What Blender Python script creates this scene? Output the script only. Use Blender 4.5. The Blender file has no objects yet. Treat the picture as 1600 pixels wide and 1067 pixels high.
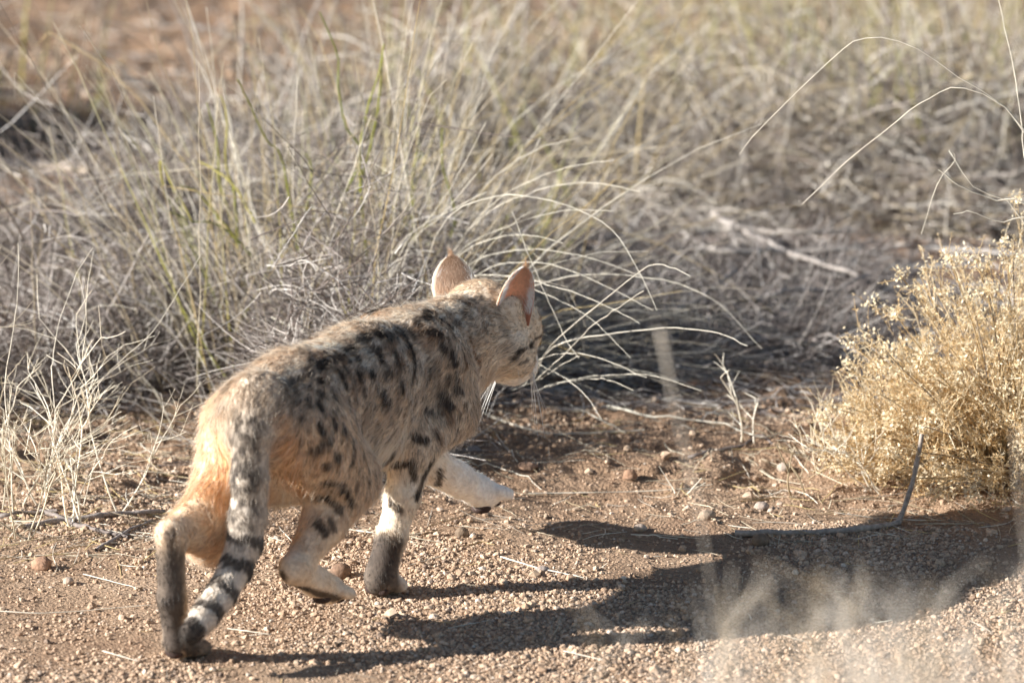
import bpy, math, random
import numpy as np
from mathutils import Vector, Matrix
from mathutils.bvhtree import BVHTree

random.seed(7)
SC = bpy.context.scene
COL = SC.collection

# ------------------------------------------------------------------ camera
PITCH = math.radians(13.5)
DIST = 10.0
AIM = np.array([0.0, 0.0, 0.334])
FRAME_W = 1.3                       # metres across the frame at the cat
PXM = 1600 / FRAME_W                # photo pixels per metre there
CAM = AIM + DIST * np.array([0, -math.cos(PITCH), math.sin(PITCH)])
FWD = np.array([0, math.cos(PITCH), -math.sin(PITCH)])
UPV = np.array([0, math.sin(PITCH), math.cos(PITCH)])
cam_data = bpy.data.cameras.new('camera')
cam_data.sensor_width = 36
cam_data.lens = 36 * DIST / FRAME_W
cam_data.clip_start = 0.1
cam_data.clip_end = 3000
cam_data.dof.use_dof = True
cam_data.dof.focus_distance = DIST + 0.22
cam_data.dof.aperture_fstop = 4.7
cam_data.dof.aperture_blades = 9
cam = bpy.data.objects.new('camera', cam_data)
cam.location = CAM
cam.rotation_euler = (math.pi / 2 - PITCH, 0, 0)
COL.objects.link(cam)
SC.camera = cam

# ------------------------------------------------------------------ light
SUN_EL = math.radians(23)
SUN_TO = np.array([math.cos(math.radians(9)), math.sin(math.radians(9)), 0])   # way the shadows run on the ground
world = bpy.data.worlds.new('World')
SC.world = world
world.use_nodes = True
wn = world.node_tree
sky = wn.nodes.new('ShaderNodeTexSky')
sky.sky_type = 'NISHITA'
sky.sun_disc = False
sky.sun_elevation = SUN_EL
sun_az = math.atan2(-SUN_TO[0], -SUN_TO[1])      # from +Y, clockwise
sky.sun_rotation = sun_az
sky.altitude = 900
sky.dust_density = 1.0
bg = wn.nodes['Background']
bg.inputs['Strength'].default_value = 0.052
wn.links.new(sky.outputs[0], bg.inputs[0])
sd = bpy.data.lights.new('sun', 'SUN')
sd.energy = 5.0
sd.angle = math.radians(0.53)
sd.color = (1.0, 0.975, 0.945)
sun = bpy.data.objects.new('sun', sd)
ldir = Vector((SUN_TO[0] * math.cos(SUN_EL), SUN_TO[1] * math.cos(SUN_EL), -math.sin(SUN_EL)))
sun.rotation_euler = ldir.to_track_quat('-Z', 'Y').to_euler()
sun.location = (-4, -1, 5)
COL.objects.link(sun)
SC.view_settings.view_transform = 'Standard'
SC.view_settings.look = 'None'
SC.view_settings.gamma = 1
SC.view_settings.use_curve_mapping = False
SC.view_settings.exposure = 1.27
SC.render.engine = 'CYCLES'
SC.cycles.use_denoising = True
SC.cycles.max_bounces = 12
SC.cycles.transmission_bounces = 8
SC.cycles.diffuse_bounces = 7
SC.cycles_curves.shape = 'RIBBONS'

# ------------------------------------------------------------------ helpers
def pix_ray(px, py):
    d = FWD * DIST + np.array([1., 0, 0]) * (px - 800) / PXM + UPV * (533.5 - py) / PXM
    return d / np.linalg.norm(d)

def on_plane_y(px, py, y):
    """the place seen at a photo pixel, at distance y behind the cat's fore paw"""
    d = pix_ray(px, py)
    return CAM + d * ((y - CAM[1]) / d[1])

def on_ground(px, py):
    d = pix_ray(px, py)
    p = CAM + d * (-CAM[2] / d[2])
    for _ in range(4):
        p = CAM + d * ((ground_height(p[0], p[1]) - CAM[2]) / d[2])
    return p

def _hash(ix, iy, iz, s):
    n = (ix.astype(np.int64) * 374761393 + iy.astype(np.int64) * 668265263 + iz.astype(np.int64) * 2147483647 + s * 974711) & 0x7fffffff
    n = ((n ^ (n >> 13)) * 1274126177) & 0x7fffffff
    n = ((n ^ (n >> 16)) * 1103515245) & 0x7fffffff
    return ((n ^ (n >> 11)) & 0xffffff) / float(0xffffff)

def vnoise(p, scale, seed=0):
    """value noise in -1..1 for points (...,3)"""
    p = np.asarray(p, float) * scale
    f = np.floor(p); t = p - f; t = t * t * (3 - 2 * t)
    ix, iy, iz = f[..., 0], f[..., 1], f[..., 2]
    out = 0
    for a in (0, 1):
        for b in (0, 1):
            for c in (0, 1):
                w = (t[..., 0] if a else 1 - t[..., 0]) * (t[..., 1] if b else 1 - t[..., 1]) * (t[..., 2] if c else 1 - t[..., 2])
                out = out + w * _hash(ix + a, iy + b, iz + c, seed)
    return out * 2 - 1

def fbm(p, scale, oct=3, seed=0):
    o = 0; a = 1; n = 0
    for i in range(oct):
        o = o + a * vnoise(p, scale * 2 ** i, seed + i); n += a; a *= .5
    return o / n

def new_mesh(name, V, Fc, mat=None, smooth=True, color=None, colname='tint'):
    """V (n,3); Fc: array (m,3) or (m,4), or list of such arrays"""
    me = bpy.data.meshes.new(name)
    Fl = Fc if isinstance(Fc, list) else [Fc]
    V = np.asarray(V, np.float32)
    me.vertices.add(len(V)); me.vertices.foreach_set('co', V.ravel())
    loops = np.concatenate([np.asarray(f, np.int32).ravel() for f in Fl])
    sizes = np.concatenate([np.full(len(f), np.asarray(f).shape[1], np.int32) for f in Fl])
    me.loops.add(len(loops)); me.loops.foreach_set('vertex_index', loops)
    me.polygons.add(len(sizes))
    starts = np.concatenate([[0], np.cumsum(sizes)[:-1]]).astype(np.int32)
    me.polygons.foreach_set('loop_start', starts)
    me.polygons.foreach_set('use_smooth', np.full(len(sizes), smooth))
    if color is not None:
        c = np.ones((len(V), 4), np.float32); c[:, :3] = color
        a = me.attributes.new(colname, 'FLOAT_COLOR', 'POINT')
        a.data.foreach_set('color', c.ravel())
    me.update(calc_edges=True)
    me.validate()
    if mat: me.materials.append(mat)
    return me

def add_obj(name, data, parent=None, loc=None, **props):
    o = bpy.data.objects.new(name, data)
    COL.objects.link(o)
    if parent: o.parent = parent
    if loc is not None: o.location = loc
    for k, v in props.items():
        if v is not None: o[k] = v
    return o

def empty(name, loc, rz=0, label=None, category=None, group=None):
    o = bpy.data.objects.new(name, None)
    o.empty_display_size = .05
    o.location = loc; o.rotation_euler = (0, 0, rz)
    COL.objects.link(o)
    if label: o['label'] = label
    if category: o['category'] = category
    if group: o['group'] = group
    return o

def tubes(P, R, sides=3):
    """P (n,k,3) polylines, R (n,k) radii -> verts, quads, index of strand per vert"""
    P = np.asarray(P, float); n, k, _ = P.shape
    T = np.empty_like(P)
    T[:, 1:-1] = P[:, 2:] - P[:, :-2]; T[:, 0] = P[:, 1] - P[:, 0]; T[:, -1] = P[:, -1] - P[:, -2]
    T /= np.linalg.norm(T, axis=2, keepdims=True) + 1e-12
    ref = np.where(np.abs(T[:, :1, 2:3]) > .9, np.array([1., 0, 0]), np.array([0, 0, 1.]))
    ref = np.broadcast_to(ref, T.shape)
    A = np.cross(T, ref); A /= np.linalg.norm(A, axis=2, keepdims=True) + 1e-12
    B = np.cross(T, A)
    ang = np.arange(sides) / sides * 2 * math.pi
    V = P[:, :, None, :] + R[:, :, None, None] * (np.cos(ang)[None, None, :, None] * A[:, :, None, :] + np.sin(ang)[None, None, :, None] * B[:, :, None, :])
    idx = np.arange(n * k * sides).reshape(n, k, sides)
    a = idx[:, :-1]; b = idx[:, 1:]
    Q = np.stack([a, np.roll(a, -1, 2), np.roll(b, -1, 2), b], -1).reshape(-1, 4)
    return V.reshape(-1, 3), Q, np.repeat(np.arange(n), k * sides)

# ------------------------------------------------------------------ materials
def mat_new(name):
    m = bpy.data.materials.new(name); m.use_nodes = True
    nt = m.node_tree; nt.nodes.clear()
    out = nt.nodes.new('ShaderNodeOutputMaterial')
    return m, nt, out

def N(nt, kind, **kw):
    n = nt.nodes.new(kind)
    for k, v in kw.items(): setattr(n, k, v)
    return n

def mat_tinted(name, attr='tint', rough=.75, translucent=0., noise_scale=60., noise_amt=.35, spec=.3, bump=0., bump_scale=300.):
    """colour from a per-vertex attribute broken up by noise; optional translucency for thin dry leaves and fur"""
    m, nt, out = mat_new(name)
    at = N(nt, 'ShaderNodeAttribute', attribute_name=attr)
    tc = N(nt, 'ShaderNodeTexCoord')
    nz = N(nt, 'ShaderNodeTexNoise'); nz.inputs['Scale'].default_value = noise_scale; nz.inputs['Detail'].default_value = 4
    nt.links.new(tc.outputs['Object'], nz.inputs['Vector'])
    mr = N(nt, 'ShaderNodeMapRange'); mr.inputs[1].default_value = .25; mr.inputs[2].default_value = .75
    mr.inputs[3].default_value = 1 - noise_amt; mr.inputs[4].default_value = 1 + noise_amt
    nt.links.new(nz.outputs['Fac'], mr.inputs[0])
    mx = N(nt, 'ShaderNodeVectorMath', operation='SCALE')
    nt.links.new(at.outputs['Color'], mx.inputs[0]); nt.links.new(mr.outputs[0], mx.inputs['Scale'])
    bs = N(nt, 'ShaderNodeBsdfPrincipled')
    bs.inputs['Roughness'].default_value = rough
    bs.inputs['Specular IOR Level'].default_value = spec
    nt.links.new(mx.outputs[0], bs.inputs['Base Color'])
    if bump:
        bn = N(nt, 'ShaderNodeTexNoise'); bn.inputs['Scale'].default_value = bump_scale; bn.inputs['Detail'].default_value = 5
        nt.links.new(tc.outputs['Object'], bn.inputs['Vector'])
        bp = N(nt, 'ShaderNodeBump'); bp.inputs['Distance'].default_value = bump; bp.inputs['Strength'].default_value = 1
        nt.links.new(bn.outputs['Fac'], bp.inputs['Height']); nt.links.new(bp.outputs[0], bs.inputs['Normal'])
    if translucent:
        tr = N(nt, 'ShaderNodeBsdfTranslucent'); nt.links.new(mx.outputs[0], tr.inputs['Color'])
        ms = N(nt, 'ShaderNodeMixShader'); ms.inputs[0].default_value = translucent
        nt.links.new(bs.outputs[0], ms.inputs[1]); nt.links.new(tr.outputs[0], ms.inputs[2])
        nt.links.new(ms.outputs[0], out.inputs[0])
    else:
        nt.links.new(bs.outputs[0], out.inputs[0])
    return m

rng = np.random.default_rng(11)
FUR_N = 230000
# ------------------------------------------------------------------ ground
def ground_height(x, y):
    x = np.asarray(x, float); y = np.asarray(y, float)
    p = np.stack([x, y, np.zeros_like(x)], -1)
    back = np.clip((y - .22) / .5, 0, 1)                   # loose clods start behind the path the cat walks on
    far = np.clip((np.hypot(x, y - 1) - 6) / 20, 0, 1)
    z = fbm(p, 1.7, 2, 3) * .012 * back
    z = z + fbm(p, 9, 3, 5) * (.0035 + .010 * back)
    cl = fbm(p, 32, 2, 9)
    z = z + np.maximum(cl, -.15) * (.0020 + .0110 * back * np.clip(1.6 - y * .5, .25, 1))
    z = z + np.maximum(fbm(p, 75, 2, 13), -.2) * (.0018 + .0035 * back)
    z = z + fbm(p, .05, 2, 21) * 1.2 * far
    # small scrape dug into the sand beside the golden bush, and the rise behind the cat's fore paw
    z = z - .022 * np.exp(-(((x - .34) / .05) ** 2 + ((y - .60) / .06) ** 2))
    z = z + .016 * np.exp(-(((x - .17) / .13) ** 2 + ((y - .66) / .05) ** 2))
    z = z - .014 * np.exp(-(((x - .13) / .13) ** 2 + ((y - .50) / .05) ** 2))
    z = z + .020 * np.exp(-(((x - .42) / .15) ** 2 + ((y - .78) / .09) ** 2))
    return z

def spread(lo, hi, dense_lo, dense_hi, step, far):
    d = np.arange(dense_lo, dense_hi + step / 2, step)
    up = []; s = step; v = d[-1]
    while v < hi: s *= 1.25; v += s; up.append(min(v, hi))
    dn = []; s = step; v = d[0]
    while v > lo: s *= 1.25; v -= s; dn.append(max(v, lo))
    return np.concatenate([dn[::-1], d, up])

gx = spread(-1200, 1200, -.95, .95, .007, 0)
gy = np.concatenate([spread(-1200, -.6, -.6, 1.5, .007, 0)[:-1] if False else spread(-1200, 1.5, -.6, 1.5, .007, 0), ])
gy2 = spread(1.5, 2000, 1.5, 5.0, .02, 0)
gy = np.concatenate([gy, gy2[1:]])
GX, GY = np.meshgrid(gx, gy, indexing='xy')
GZ = ground_height(GX, GY)
nx, ny = len(gx), len(gy)
gi = np.arange(nx * ny).reshape(ny, nx)
gq = np.stack([gi[:-1, :-1], gi[:-1, 1:], gi[1:, 1:], gi[1:, :-1]], -1).reshape(-1, 4)

m_ground, nt, out = mat_new('sandy_ground')
tc = N(nt, 'ShaderNodeTexCoord')
def noise(scale, detail=5, rough=.6):
    n = N(nt, 'ShaderNodeTexNoise'); n.inputs['Scale'].default_value = scale; n.inputs['Detail'].default_value = detail; n.inputs['Roughness'].default_value = rough
    nt.links.new(tc.outputs['Object'], n.inputs['Vector']); return n
def ramp(src, stops):
    r = N(nt, 'ShaderNodeValToRGB'); e = r.color_ramp.elements
    while len(e) < len(stops): e.new(.5)
    for el, (p, c) in zip(e, stops): el.position = p; el.color = (*c, 1)
    nt.links.new(src, r.inputs[0]); return r
n1 = noise(5, 6); n2 = noise(190, 3, .7); n3 = noise(1.1, 4)
r1 = ramp(n1.outputs['Fac'], [(.3, (.29, .195, .13)), (.5, (.39, .28, .19)), (.72, (.47, .355, .255))])
r2 = ramp(n2.outputs['Fac'], [(.28, (.45, .42, .40)), (.5, (1, 1, 1)), (.7, (1.25, 1.22, 1.2))])
r3 = ramp(n3.outputs['Fac'], [(.35, (.86, .80, .76)), (.65, (1.08, 1.04, 1.0))])
mm = N(nt, 'ShaderNodeMixRGB', blend_type='MULTIPLY'); mm.inputs[0].default_value = .75
nt.links.new(r1.outputs[0], mm.inputs[1]); nt.links.new(r2.outputs[0], mm.inputs[2])
m2 = N(nt, 'ShaderNodeMixRGB', blend_type='MULTIPLY'); m2.inputs[0].default_value = 1
nt.links.new(mm.outputs[0], m2.inputs[1]); nt.links.new(r3.outputs[0], m2.inputs[2])
# bare path of pale grit in front, darker loose soil among the shrubs
sx = N(nt, 'ShaderNodeSeparateXYZ'); nt.links.new(tc.outputs['Object'], sx.inputs[0])
n4 = noise(2.6, 5)
yn = N(nt, 'ShaderNodeMath', operation='MULTIPLY_ADD'); nt.links.new(n4.outputs['Fac'], yn.inputs[0]); yn.inputs[1].default_value = .9; nt.links.new(sx.outputs['Y'], yn.inputs[2])
ym = N(nt, 'ShaderNodeMapRange', interpolation_type='SMOOTHSTEP'); ym.inputs[1].default_value = .72; ym.inputs[2].default_value = 1.15; nt.links.new(yn.outputs[0], ym.inputs[0])
m3 = N(nt, 'ShaderNodeMixRGB', blend_type='MULTIPLY'); nt.links.new(ym.outputs[0], m3.inputs[0]); nt.links.new(m2.outputs[0], m3.inputs[1]); m3.inputs[2].default_value = (.80, .765, .74, 1)
m2 = m3
bs = N(nt, 'ShaderNodeBsdfPrincipled'); bs.inputs['Roughness'].default_value = .95; bs.inputs['Specular IOR Level'].default_value = .15
nt.links.new(m2.outputs[0], bs.inputs['Base Color'])
bn = noise(420, 4, .65)
vo = N(nt, 'ShaderNodeTexVoronoi'); vo.inputs['Scale'].default_value = 210
nt.links.new(tc.outputs['Object'], vo.inputs['Vector'])
ad = N(nt, 'ShaderNodeMath', operation='SUBTRACT'); nt.links.new(bn.outputs['Fac'], ad.inputs[0]); nt.links.new(vo.outputs['Distance'], ad.inputs[1])
bp = N(nt, 'ShaderNodeBump'); bp.inputs['Distance'].default_value = .004; bp.inputs['Strength'].default_value = .9
nt.links.new(ad.outputs[0], bp.inputs['Height']); nt.links.new(bp.outputs[0], bs.inputs['Normal'])
nt.links.new(bs.outputs[0], out.inputs[0])
add_obj('ground', new_mesh('ground', np.stack([GX, GY, GZ], -1).reshape(-1, 3), gq, m_ground), kind='structure',
        label='reddish sandy ground the wildcat walks on', category='ground')

# gravel: far too many grains to count
def ico():
    t = (1 + 5 ** .5) / 2
    v = np.array([(-1, t, 0), (1, t, 0), (-1, -t, 0), (1, -t, 0), (0, -1, t), (0, 1, t), (0, -1, -t), (0, 1, -t), (t, 0, -1), (t, 0, 1), (-t, 0, -1), (-t, 0, 1)], float)
    f = np.array([(0, 11, 5), (0, 5, 1), (0, 1, 7), (0, 7, 10), (0, 10, 11), (1, 5, 9), (5, 11, 4), (11, 10, 2), (10, 7, 6), (7, 1, 8), (3, 9, 4), (3, 4, 2), (3, 2, 6), (3, 6, 8), (3, 8, 9), (4, 9, 5), (2, 4, 11), (6, 2, 10), (8, 6, 7), (9, 8, 1)])
    return v / np.linalg.norm(v[0]), f
octv = np.array([(1, 0, 0), (-1, 0, 0), (0, 1, 0), (0, -1, 0), (0, 0, 1), (0, 0, -1)], float)
octf = np.array([(0, 2, 4), (2, 1, 4), (1, 3, 4), (3, 0, 4), (2, 0, 5), (1, 2, 5), (3, 1, 5), (0, 3, 5)])
m_gravel = mat_tinted('gravel_stone', rough=.9, noise_scale=400, noise_amt=.3, spec=.2)
STONE_COL = np.array([(.44, .31, .21), (.50, .37, .26), (.38, .258, .17), (.55, .425, .32), (.33, .225, .15), (.48, .35, .24), (.60, .51, .41), (.22, .16, .12)])
STONE_P = np.array([.26, .22, .17, .07, .14, .1, .012, .028])
def scatter(n, base_v, base_f, smin, smax, xr, yr, seed, power=2.2, flat=.75):
    r = np.random.default_rng(seed)
    x = r.uniform(*xr, n); y = r.uniform(*yr, n)
    dens = fbm(np.stack([x, y, x * 0], -1), 4.5, 2, 77)
    keep = r.random(n) < np.clip(.62 + 1.5 * dens - .18 * np.clip((y - .2) / .6, 0, 1), .12, 1)
    x, y = x[keep], y[keep]; n = len(x)
    s = smin + (smax - smin) * r.random(n) ** power
    z = ground_height(x, y) + s * .25
    V = base_v[None] * (1 + r.uniform(-.28, .28, (n, len(base_v), 3)))
    V = V * (s[:, None, None] * np.stack([r.uniform(.8, 1.25, n), r.uniform(.8, 1.25, n), r.uniform(.6, 1.0, n) * flat / .75], -1)[:, None, :])
    a = r.uniform(0, 6.28, n); c, sn = np.cos(a)[:, None], np.sin(a)[:, None]
    X = V[..., 0] * c - V[..., 1] * sn; Y = V[..., 0] * sn + V[..., 1] * c
    V = np.stack([X + x[:, None], Y + y[:, None], V[..., 2] + z[:, None]], -1)
    Fc = (base_f[None] + (np.arange(n) * len(base_v))[:, None, None]).reshape(-1, 3)
    col = STONE_COL[r.choice(len(STONE_COL), n, p=STONE_P)] * r.uniform(.8, 1.2, (n, 1))
    return V.reshape(-1, 3), Fc, np.repeat(col, len(base_v), 0)
iv, iff = ico()
va, fa, ca = scatter(34000, iv, iff, .0014, .0050, (-.72, .76), (-.44, 1.15), 1)
vb, fb, cb = scatter(95000, octv, octf, .0012, .0030, (-.70, .74), (-.44, .95), 2, 1.4)
vd, fd, cd = scatter(420, iv, iff, .004, .0085, (-.7, .74), (-.42, 1.0), 4, 2.5)
vc, fc, cc = scatter(5000, iv, iff, .003, .010, (-1.0, 1.1), (1.0, 3.8), 3)
add_obj('gravel', new_mesh('gravel', np.concatenate([va, vb, vc, vd]), [fa, fb + len(va), fc + len(va) + len(vb), fd + len(va) + len(vb) + len(vc)], m_gravel, smooth=False,
        color=np.concatenate([ca, cb, cc, cd])), kind='stuff', label='loose pinkish tan gravel grains scattered over the sand', category='gravel')
# ------------------------------------------------------------------ dry grass, shrubs, sticks
m_straw = mat_tinted('dry_straw', rough=.55, translucent=.18, noise_scale=40, noise_amt=.25, spec=.35)
m_twig = mat_tinted('grey_twig', rough=.8, noise_scale=120, noise_amt=.35, spec=.2)
m_bark = mat_tinted('weathered_bark', rough=.85, noise_scale=180, noise_amt=.4, spec=.2, bump=.0012, bump_scale=160)
m_green = mat_tinted('green_stem', rough=.5, translucent=.25, noise_scale=40, noise_amt=.25)
m_gold = mat_tinted('golden_leaf', rough=.6, translucent=.4, noise_scale=60, noise_amt=.3)
STRAW = np.array([(.68, .60, .45), (.55, .47, .34), (.80, .74, .61), (.44, .35, .22), (.60, .46, .22), (.36, .31, .25)])
GREYT = np.array([(.21, .175, .155), (.29, .25, .225), (.42, .375, .335), (.125, .095, .075), (.17, .135, .115), (.64, .59, .53)])
GREEN = np.array([(.36, .37, .07), (.44, .42, .10), (.30, .33, .08), (.52, .46, .13)])
GOLD = np.array([(.74, .57, .34), (.82, .68, .45), (.66, .48, .25), (.86, .76, .56), (.60, .42, .21)])
def pick(pal, n, r, jit=.15):
    return pal[r.integers(0, len(pal), n)] * (1 + r.uniform(-jit, jit, (n, 1)))

def strand_mesh(name, P, R, cols, mat, sides=3):
    V, Q, who = tubes(P, R, sides)
    return new_mesh(name, V, Q, mat, color=cols[who])

def stems_from(base, n, r, r0, lmin, lmax, spread, arch, k=9, bias=(0, 0), wobble=.05, kink=.22, zoff=-.01):
    a = r.uniform(0, 2 * math.pi, n); rr = r0 * np.sqrt(r.random(n))
    st = np.stack([base[0] + rr * np.cos(a), base[1] + rr * np.sin(a), np.full(n, 0.)], -1)
    st[:, 2] = ground_height(st[:, 0], st[:, 1]) + zoff
    az = np.where(r.random(n) < .5, a + r.normal(0, .7, n), r.uniform(0, 6.283, n)); til = np.abs(r.normal(0, spread, n)) + .04
    d = np.stack([np.sin(til) * np.cos(az) + bias[0], np.sin(til) * np.sin(az) + bias[1], np.cos(til)], -1)
    d /= np.linalg.norm(d, axis=1, keepdims=True)
    L = r.uniform(lmin, lmax, n)
    hz = d.copy(); hz[:, 2] = 0; hz /= np.linalg.norm(hz, axis=1, keepdims=True) + 1e-6
    ar = arch * r.uniform(.1, 1.6, n)
    t = np.linspace(0, 1, k)
    P = st[:, None] + L[:, None, None] * (d[:, None] * t[None, :, None] + (hz * .6 + np.array([0, 0, -.75]))[:, None] * (ar[:, None] * t[None] ** 2.4)[..., None])
    w = np.cumsum(r.normal(0, 1, (n, k, 3)), 1) * (wobble * L / k)[:, None, None]
    w -= w[:, :1]
    P = P + w
    kk = r.random(n) < kink                        # some stems are snapped over
    if kk.any():
        j = r.integers(k // 2, k - 1, kk.sum()); dirn = r.normal(0, 1, (kk.sum(), 3)); dirn[:, 2] = -np.abs(dirn[:, 2]) * .5
        Pk = P[kk]
        for i in range(len(Pk)):
            seg = L[kk][i] / k; q = Pk[i]
            dd = dirn[i] / np.linalg.norm(dirn[i])
            for s in range(j[i] + 1, k): q[s] = q[s - 1] + dd * seg + np.array([0, 0, -.1]) * seg
        P[kk] = Pk
    g = ground_height(P[..., 0], P[..., 1]) + .002
    P[:, 1:, 2] = np.maximum(P[:, 1:, 2], g[:, 1:])
    return P, L

def tussock(px, py, n, label, seed, r0=.05, lmin=.25, lmax=.5, spread=.35, arch=.25, green=0, rad=.0008, pal=STRAW, bias=(0, 0), group='dry grass tussocks', at=None, name='grass_tussock', litter=True):
    r = np.random.default_rng(seed)
    b = on_ground(px, py) if at is None else np.array([at[0], at[1], float(ground_height(at[0], at[1]))])
    root = empty(name, b, 0, label, 'grass tussock', group)
    n1 = int(n * .55)                               # some stand, the others sprawl
    Pa, _ = stems_from(b, n1, r, r0, lmin, lmax, spread, arch, bias=bias)
    Pb, _ = stems_from(b, n - n1, r, r0 * 1.6, lmin * .7, lmax, spread * 2.1, arch * 1.9, bias=bias, wobble=.10, kink=.35)
    P = np.concatenate([Pa, Pb])
    k = P.shape[1]; t = np.linspace(0, 1, k)
    R = rad * r.uniform(.6, 1.3, (n, 1)) * (1 - .7 * t[None])
    add_obj('dry_stems', strand_mesh('dry_stems', P - b, R, pick(pal, n, r), m_straw), root, kind='stuff')
    if litter:                                      # short broken leaves round the crown
        m = n // 2
        P, L = stems_from(b, m, r, r0 * 1.8, .05, .18, .8, .5, k=5, wobble=.08)
        R = rad * .8 * r.uniform(.6, 1.2, (m, 1)) * (1 - .6 * np.linspace(0, 1, 5)[None])
        add_obj('dead_leaves', strand_mesh('dead_leaves', P - b, R, pick(GREYT, m, r), m_straw), root, kind='stuff')
    if green:
        P, L = stems_from(b, green, r, r0, lmin * .6, lmax * .8, spread * .9, arch * .5, bias=bias, kink=0)
        R = rad * 1.45 * r.uniform(.7, 1.3, (green, 1)) * (1 - .6 * t[None])
        cg = pick(GREEN, green, r)
        V, Q, who = tubes(P - b, R)
        c = cg[who]; tt = np.tile(np.repeat(t, 3), green)[:, None]          # stems dry out to straw towards the tip
        c = c * (1 - np.clip(tt * 1.5 - .5, 0, 1)) + STRAW[0] * np.clip(tt * 1.5 - .5, 0, 1)
        add_obj('green_stems', new_mesh('green_stems', V, Q, m_green, color=c), root, kind='stuff')
    return root

def dead_shrub(px, py, R0, hgt, n, label, seed, pal=GREYT, lmin=.04, lmax=.15, rad=.0009, group='low dead shrubs', at=None, name='dead_shrub', lie=.7):
    r = np.random.default_rng(seed)
    b = on_ground(px, py) if at is None else np.array([at[0], at[1], float(ground_height(at[0], at[1]))])
    root = empty(name, b, 0, label, 'dead shrub', group)
    a = r.uniform(0, 6.283, n); rr = R0 * np.sqrt(r.random(n)); hh = hgt * r.random(n) ** 1.3 * np.sqrt(np.clip(1 - (rr / R0) ** 2, .05, 1)) * (1 + .4 * r.normal(0, 1, n))
    st = np.stack([rr * np.cos(a), rr * np.sin(a), np.abs(hh)], -1)
    d = np.stack([np.cos(a), np.sin(a), np.full(n, .35)], -1) * .75 + r.normal(0, .75, (n, 3)); d[:, 2] *= lie
    d /= np.linalg.norm(d, axis=1, keepdims=True)
    L = r.uniform(lmin, lmax, n); k = 6; t = np.linspace(0, 1, k)
    cv = r.normal(0, .35, (n, 3))
    P = st[:, None] + L[:, None, None] * (d[:, None] * (t[None, :, None] - .3) + cv[:, None] * (t ** 2)[None, :, None])
    P += np.cumsum(r.normal(0, 1, P.shape), 1) * (.05 * L / k)[:, None, None]
    g = ground_height(P[..., 0] + b[0], P[..., 1] + b[1]) - b[2] + .001
    P[..., 2] = np.maximum(P[..., 2], g)
    R = rad * r.uniform(.5, 1.5, (n, 1)) * (1 - .6 * t[None])
    add_obj('twigs', strand_mesh('twigs', P, R, pick(pal, n, r), m_twig), root, kind='stuff')
    m = max(10, n // 26)                             # the woody stems that carry the twigs
    P, L = stems_from(b, m, r, R0 * .25, R0 * .8, R0 * 1.5, .95, .25 if lie > .5 else 1.1, wobble=.10, kink=0)
    if lie < .5: P[..., 2] = b[2] + (P[..., 2] - b[2]) * .35 + .003
    t = np.linspace(0, 1, P.shape[1])
    R = rad * 2.4 * r.uniform(.6, 1.3, (m, 1)) * (1 - .65 * t[None])
    add_obj('woody_stems', strand_mesh('woody_stems', P - b, R, pick(pal[[0, 1, 2]], m, r), m_bark, 5), root, kind='stuff')
    return root

def px_path(pts, y0, y1=None, n=14):
    """smooth line through photo pixels, running from depth y0 to y1"""
    y1 = y0 if y1 is None else y1
    pts = np.array(pts, float); m = len(pts)
    s = np.linspace(0, m - 1, n)
    ext = np.vstack([2 * pts[0] - pts[1], pts, 2 * pts[-1] - pts[-2]])
    i = np.clip(s.astype(int), 0, m - 2); u = (s - i)[:, None]
    p0, p1, p2, p3 = ext[i], ext[i + 1], ext[i + 2], ext[i + 3]
    c = .5 * (2 * p1 + (p2 - p0) * u + (2 * p0 - 5 * p1 + 4 * p2 - p3) * u ** 2 + (3 * p1 - p0 - 3 * p2 + p3) * u ** 3)
    yy = np.linspace(y0, y1, n)
    kr = np.random.default_rng(int(pts[0, 0] * 7 + pts[0, 1]))
    c = c + np.cumsum(kr.normal(0, 1.1, c.shape), 0) * np.linspace(0, 1, n)[:, None] * np.linspace(1, 0, n)[:, None] * 2 + kr.normal(0, .5, c.shape)
    return np.array([on_plane_y(a, b, y) for (a, b), y in zip(c, yy)])
def ground_path(pts, lift=.002, n=14):
    pts = np.array(pts, float); s = np.linspace(0, len(pts) - 1, n)
    P = np.array([on_ground(np.interp(v, np.arange(len(pts)), pts[:, 0]), np.interp(v, np.arange(len(pts)), pts[:, 1])) for v in s])
    for _ in range(2): P[1:-1] = (P[:-2] + 2 * P[1:-1] + P[2:]) / 4
    P[:, 2] = np.maximum(P[:, 2], ground_height(P[:, 0], P[:, 1])) + lift
    return P
def single(name, label, cat, P, r0, r1, col, mat, group=None, sides=5, parent=None, pw=1.):
    t = np.linspace(0, 1, len(P)) ** pw; b = P[0].copy()
    R = r0 + (r1 - r0) * t
    R = R * (1 + .10 * np.sin(np.arange(len(P)) * 2.3 + P[0, 0] * 50)) * (1 + (.10 if r0 > .002 else 0) * np.random.default_rng(len(P)).normal(0, 1, len(P)))
    V, Q, _ = tubes((P - b)[None], R[None], sides)
    o = add_obj(name, new_mesh(name, V, Q, mat, color=np.tile(np.asarray(col, float), (len(V), 1))), parent)
    if parent is None: o.location = b; o['label'] = label; o['category'] = cat
    else: o.location = b - np.array(parent.location)
    if group: o['group'] = group
    return o

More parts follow.
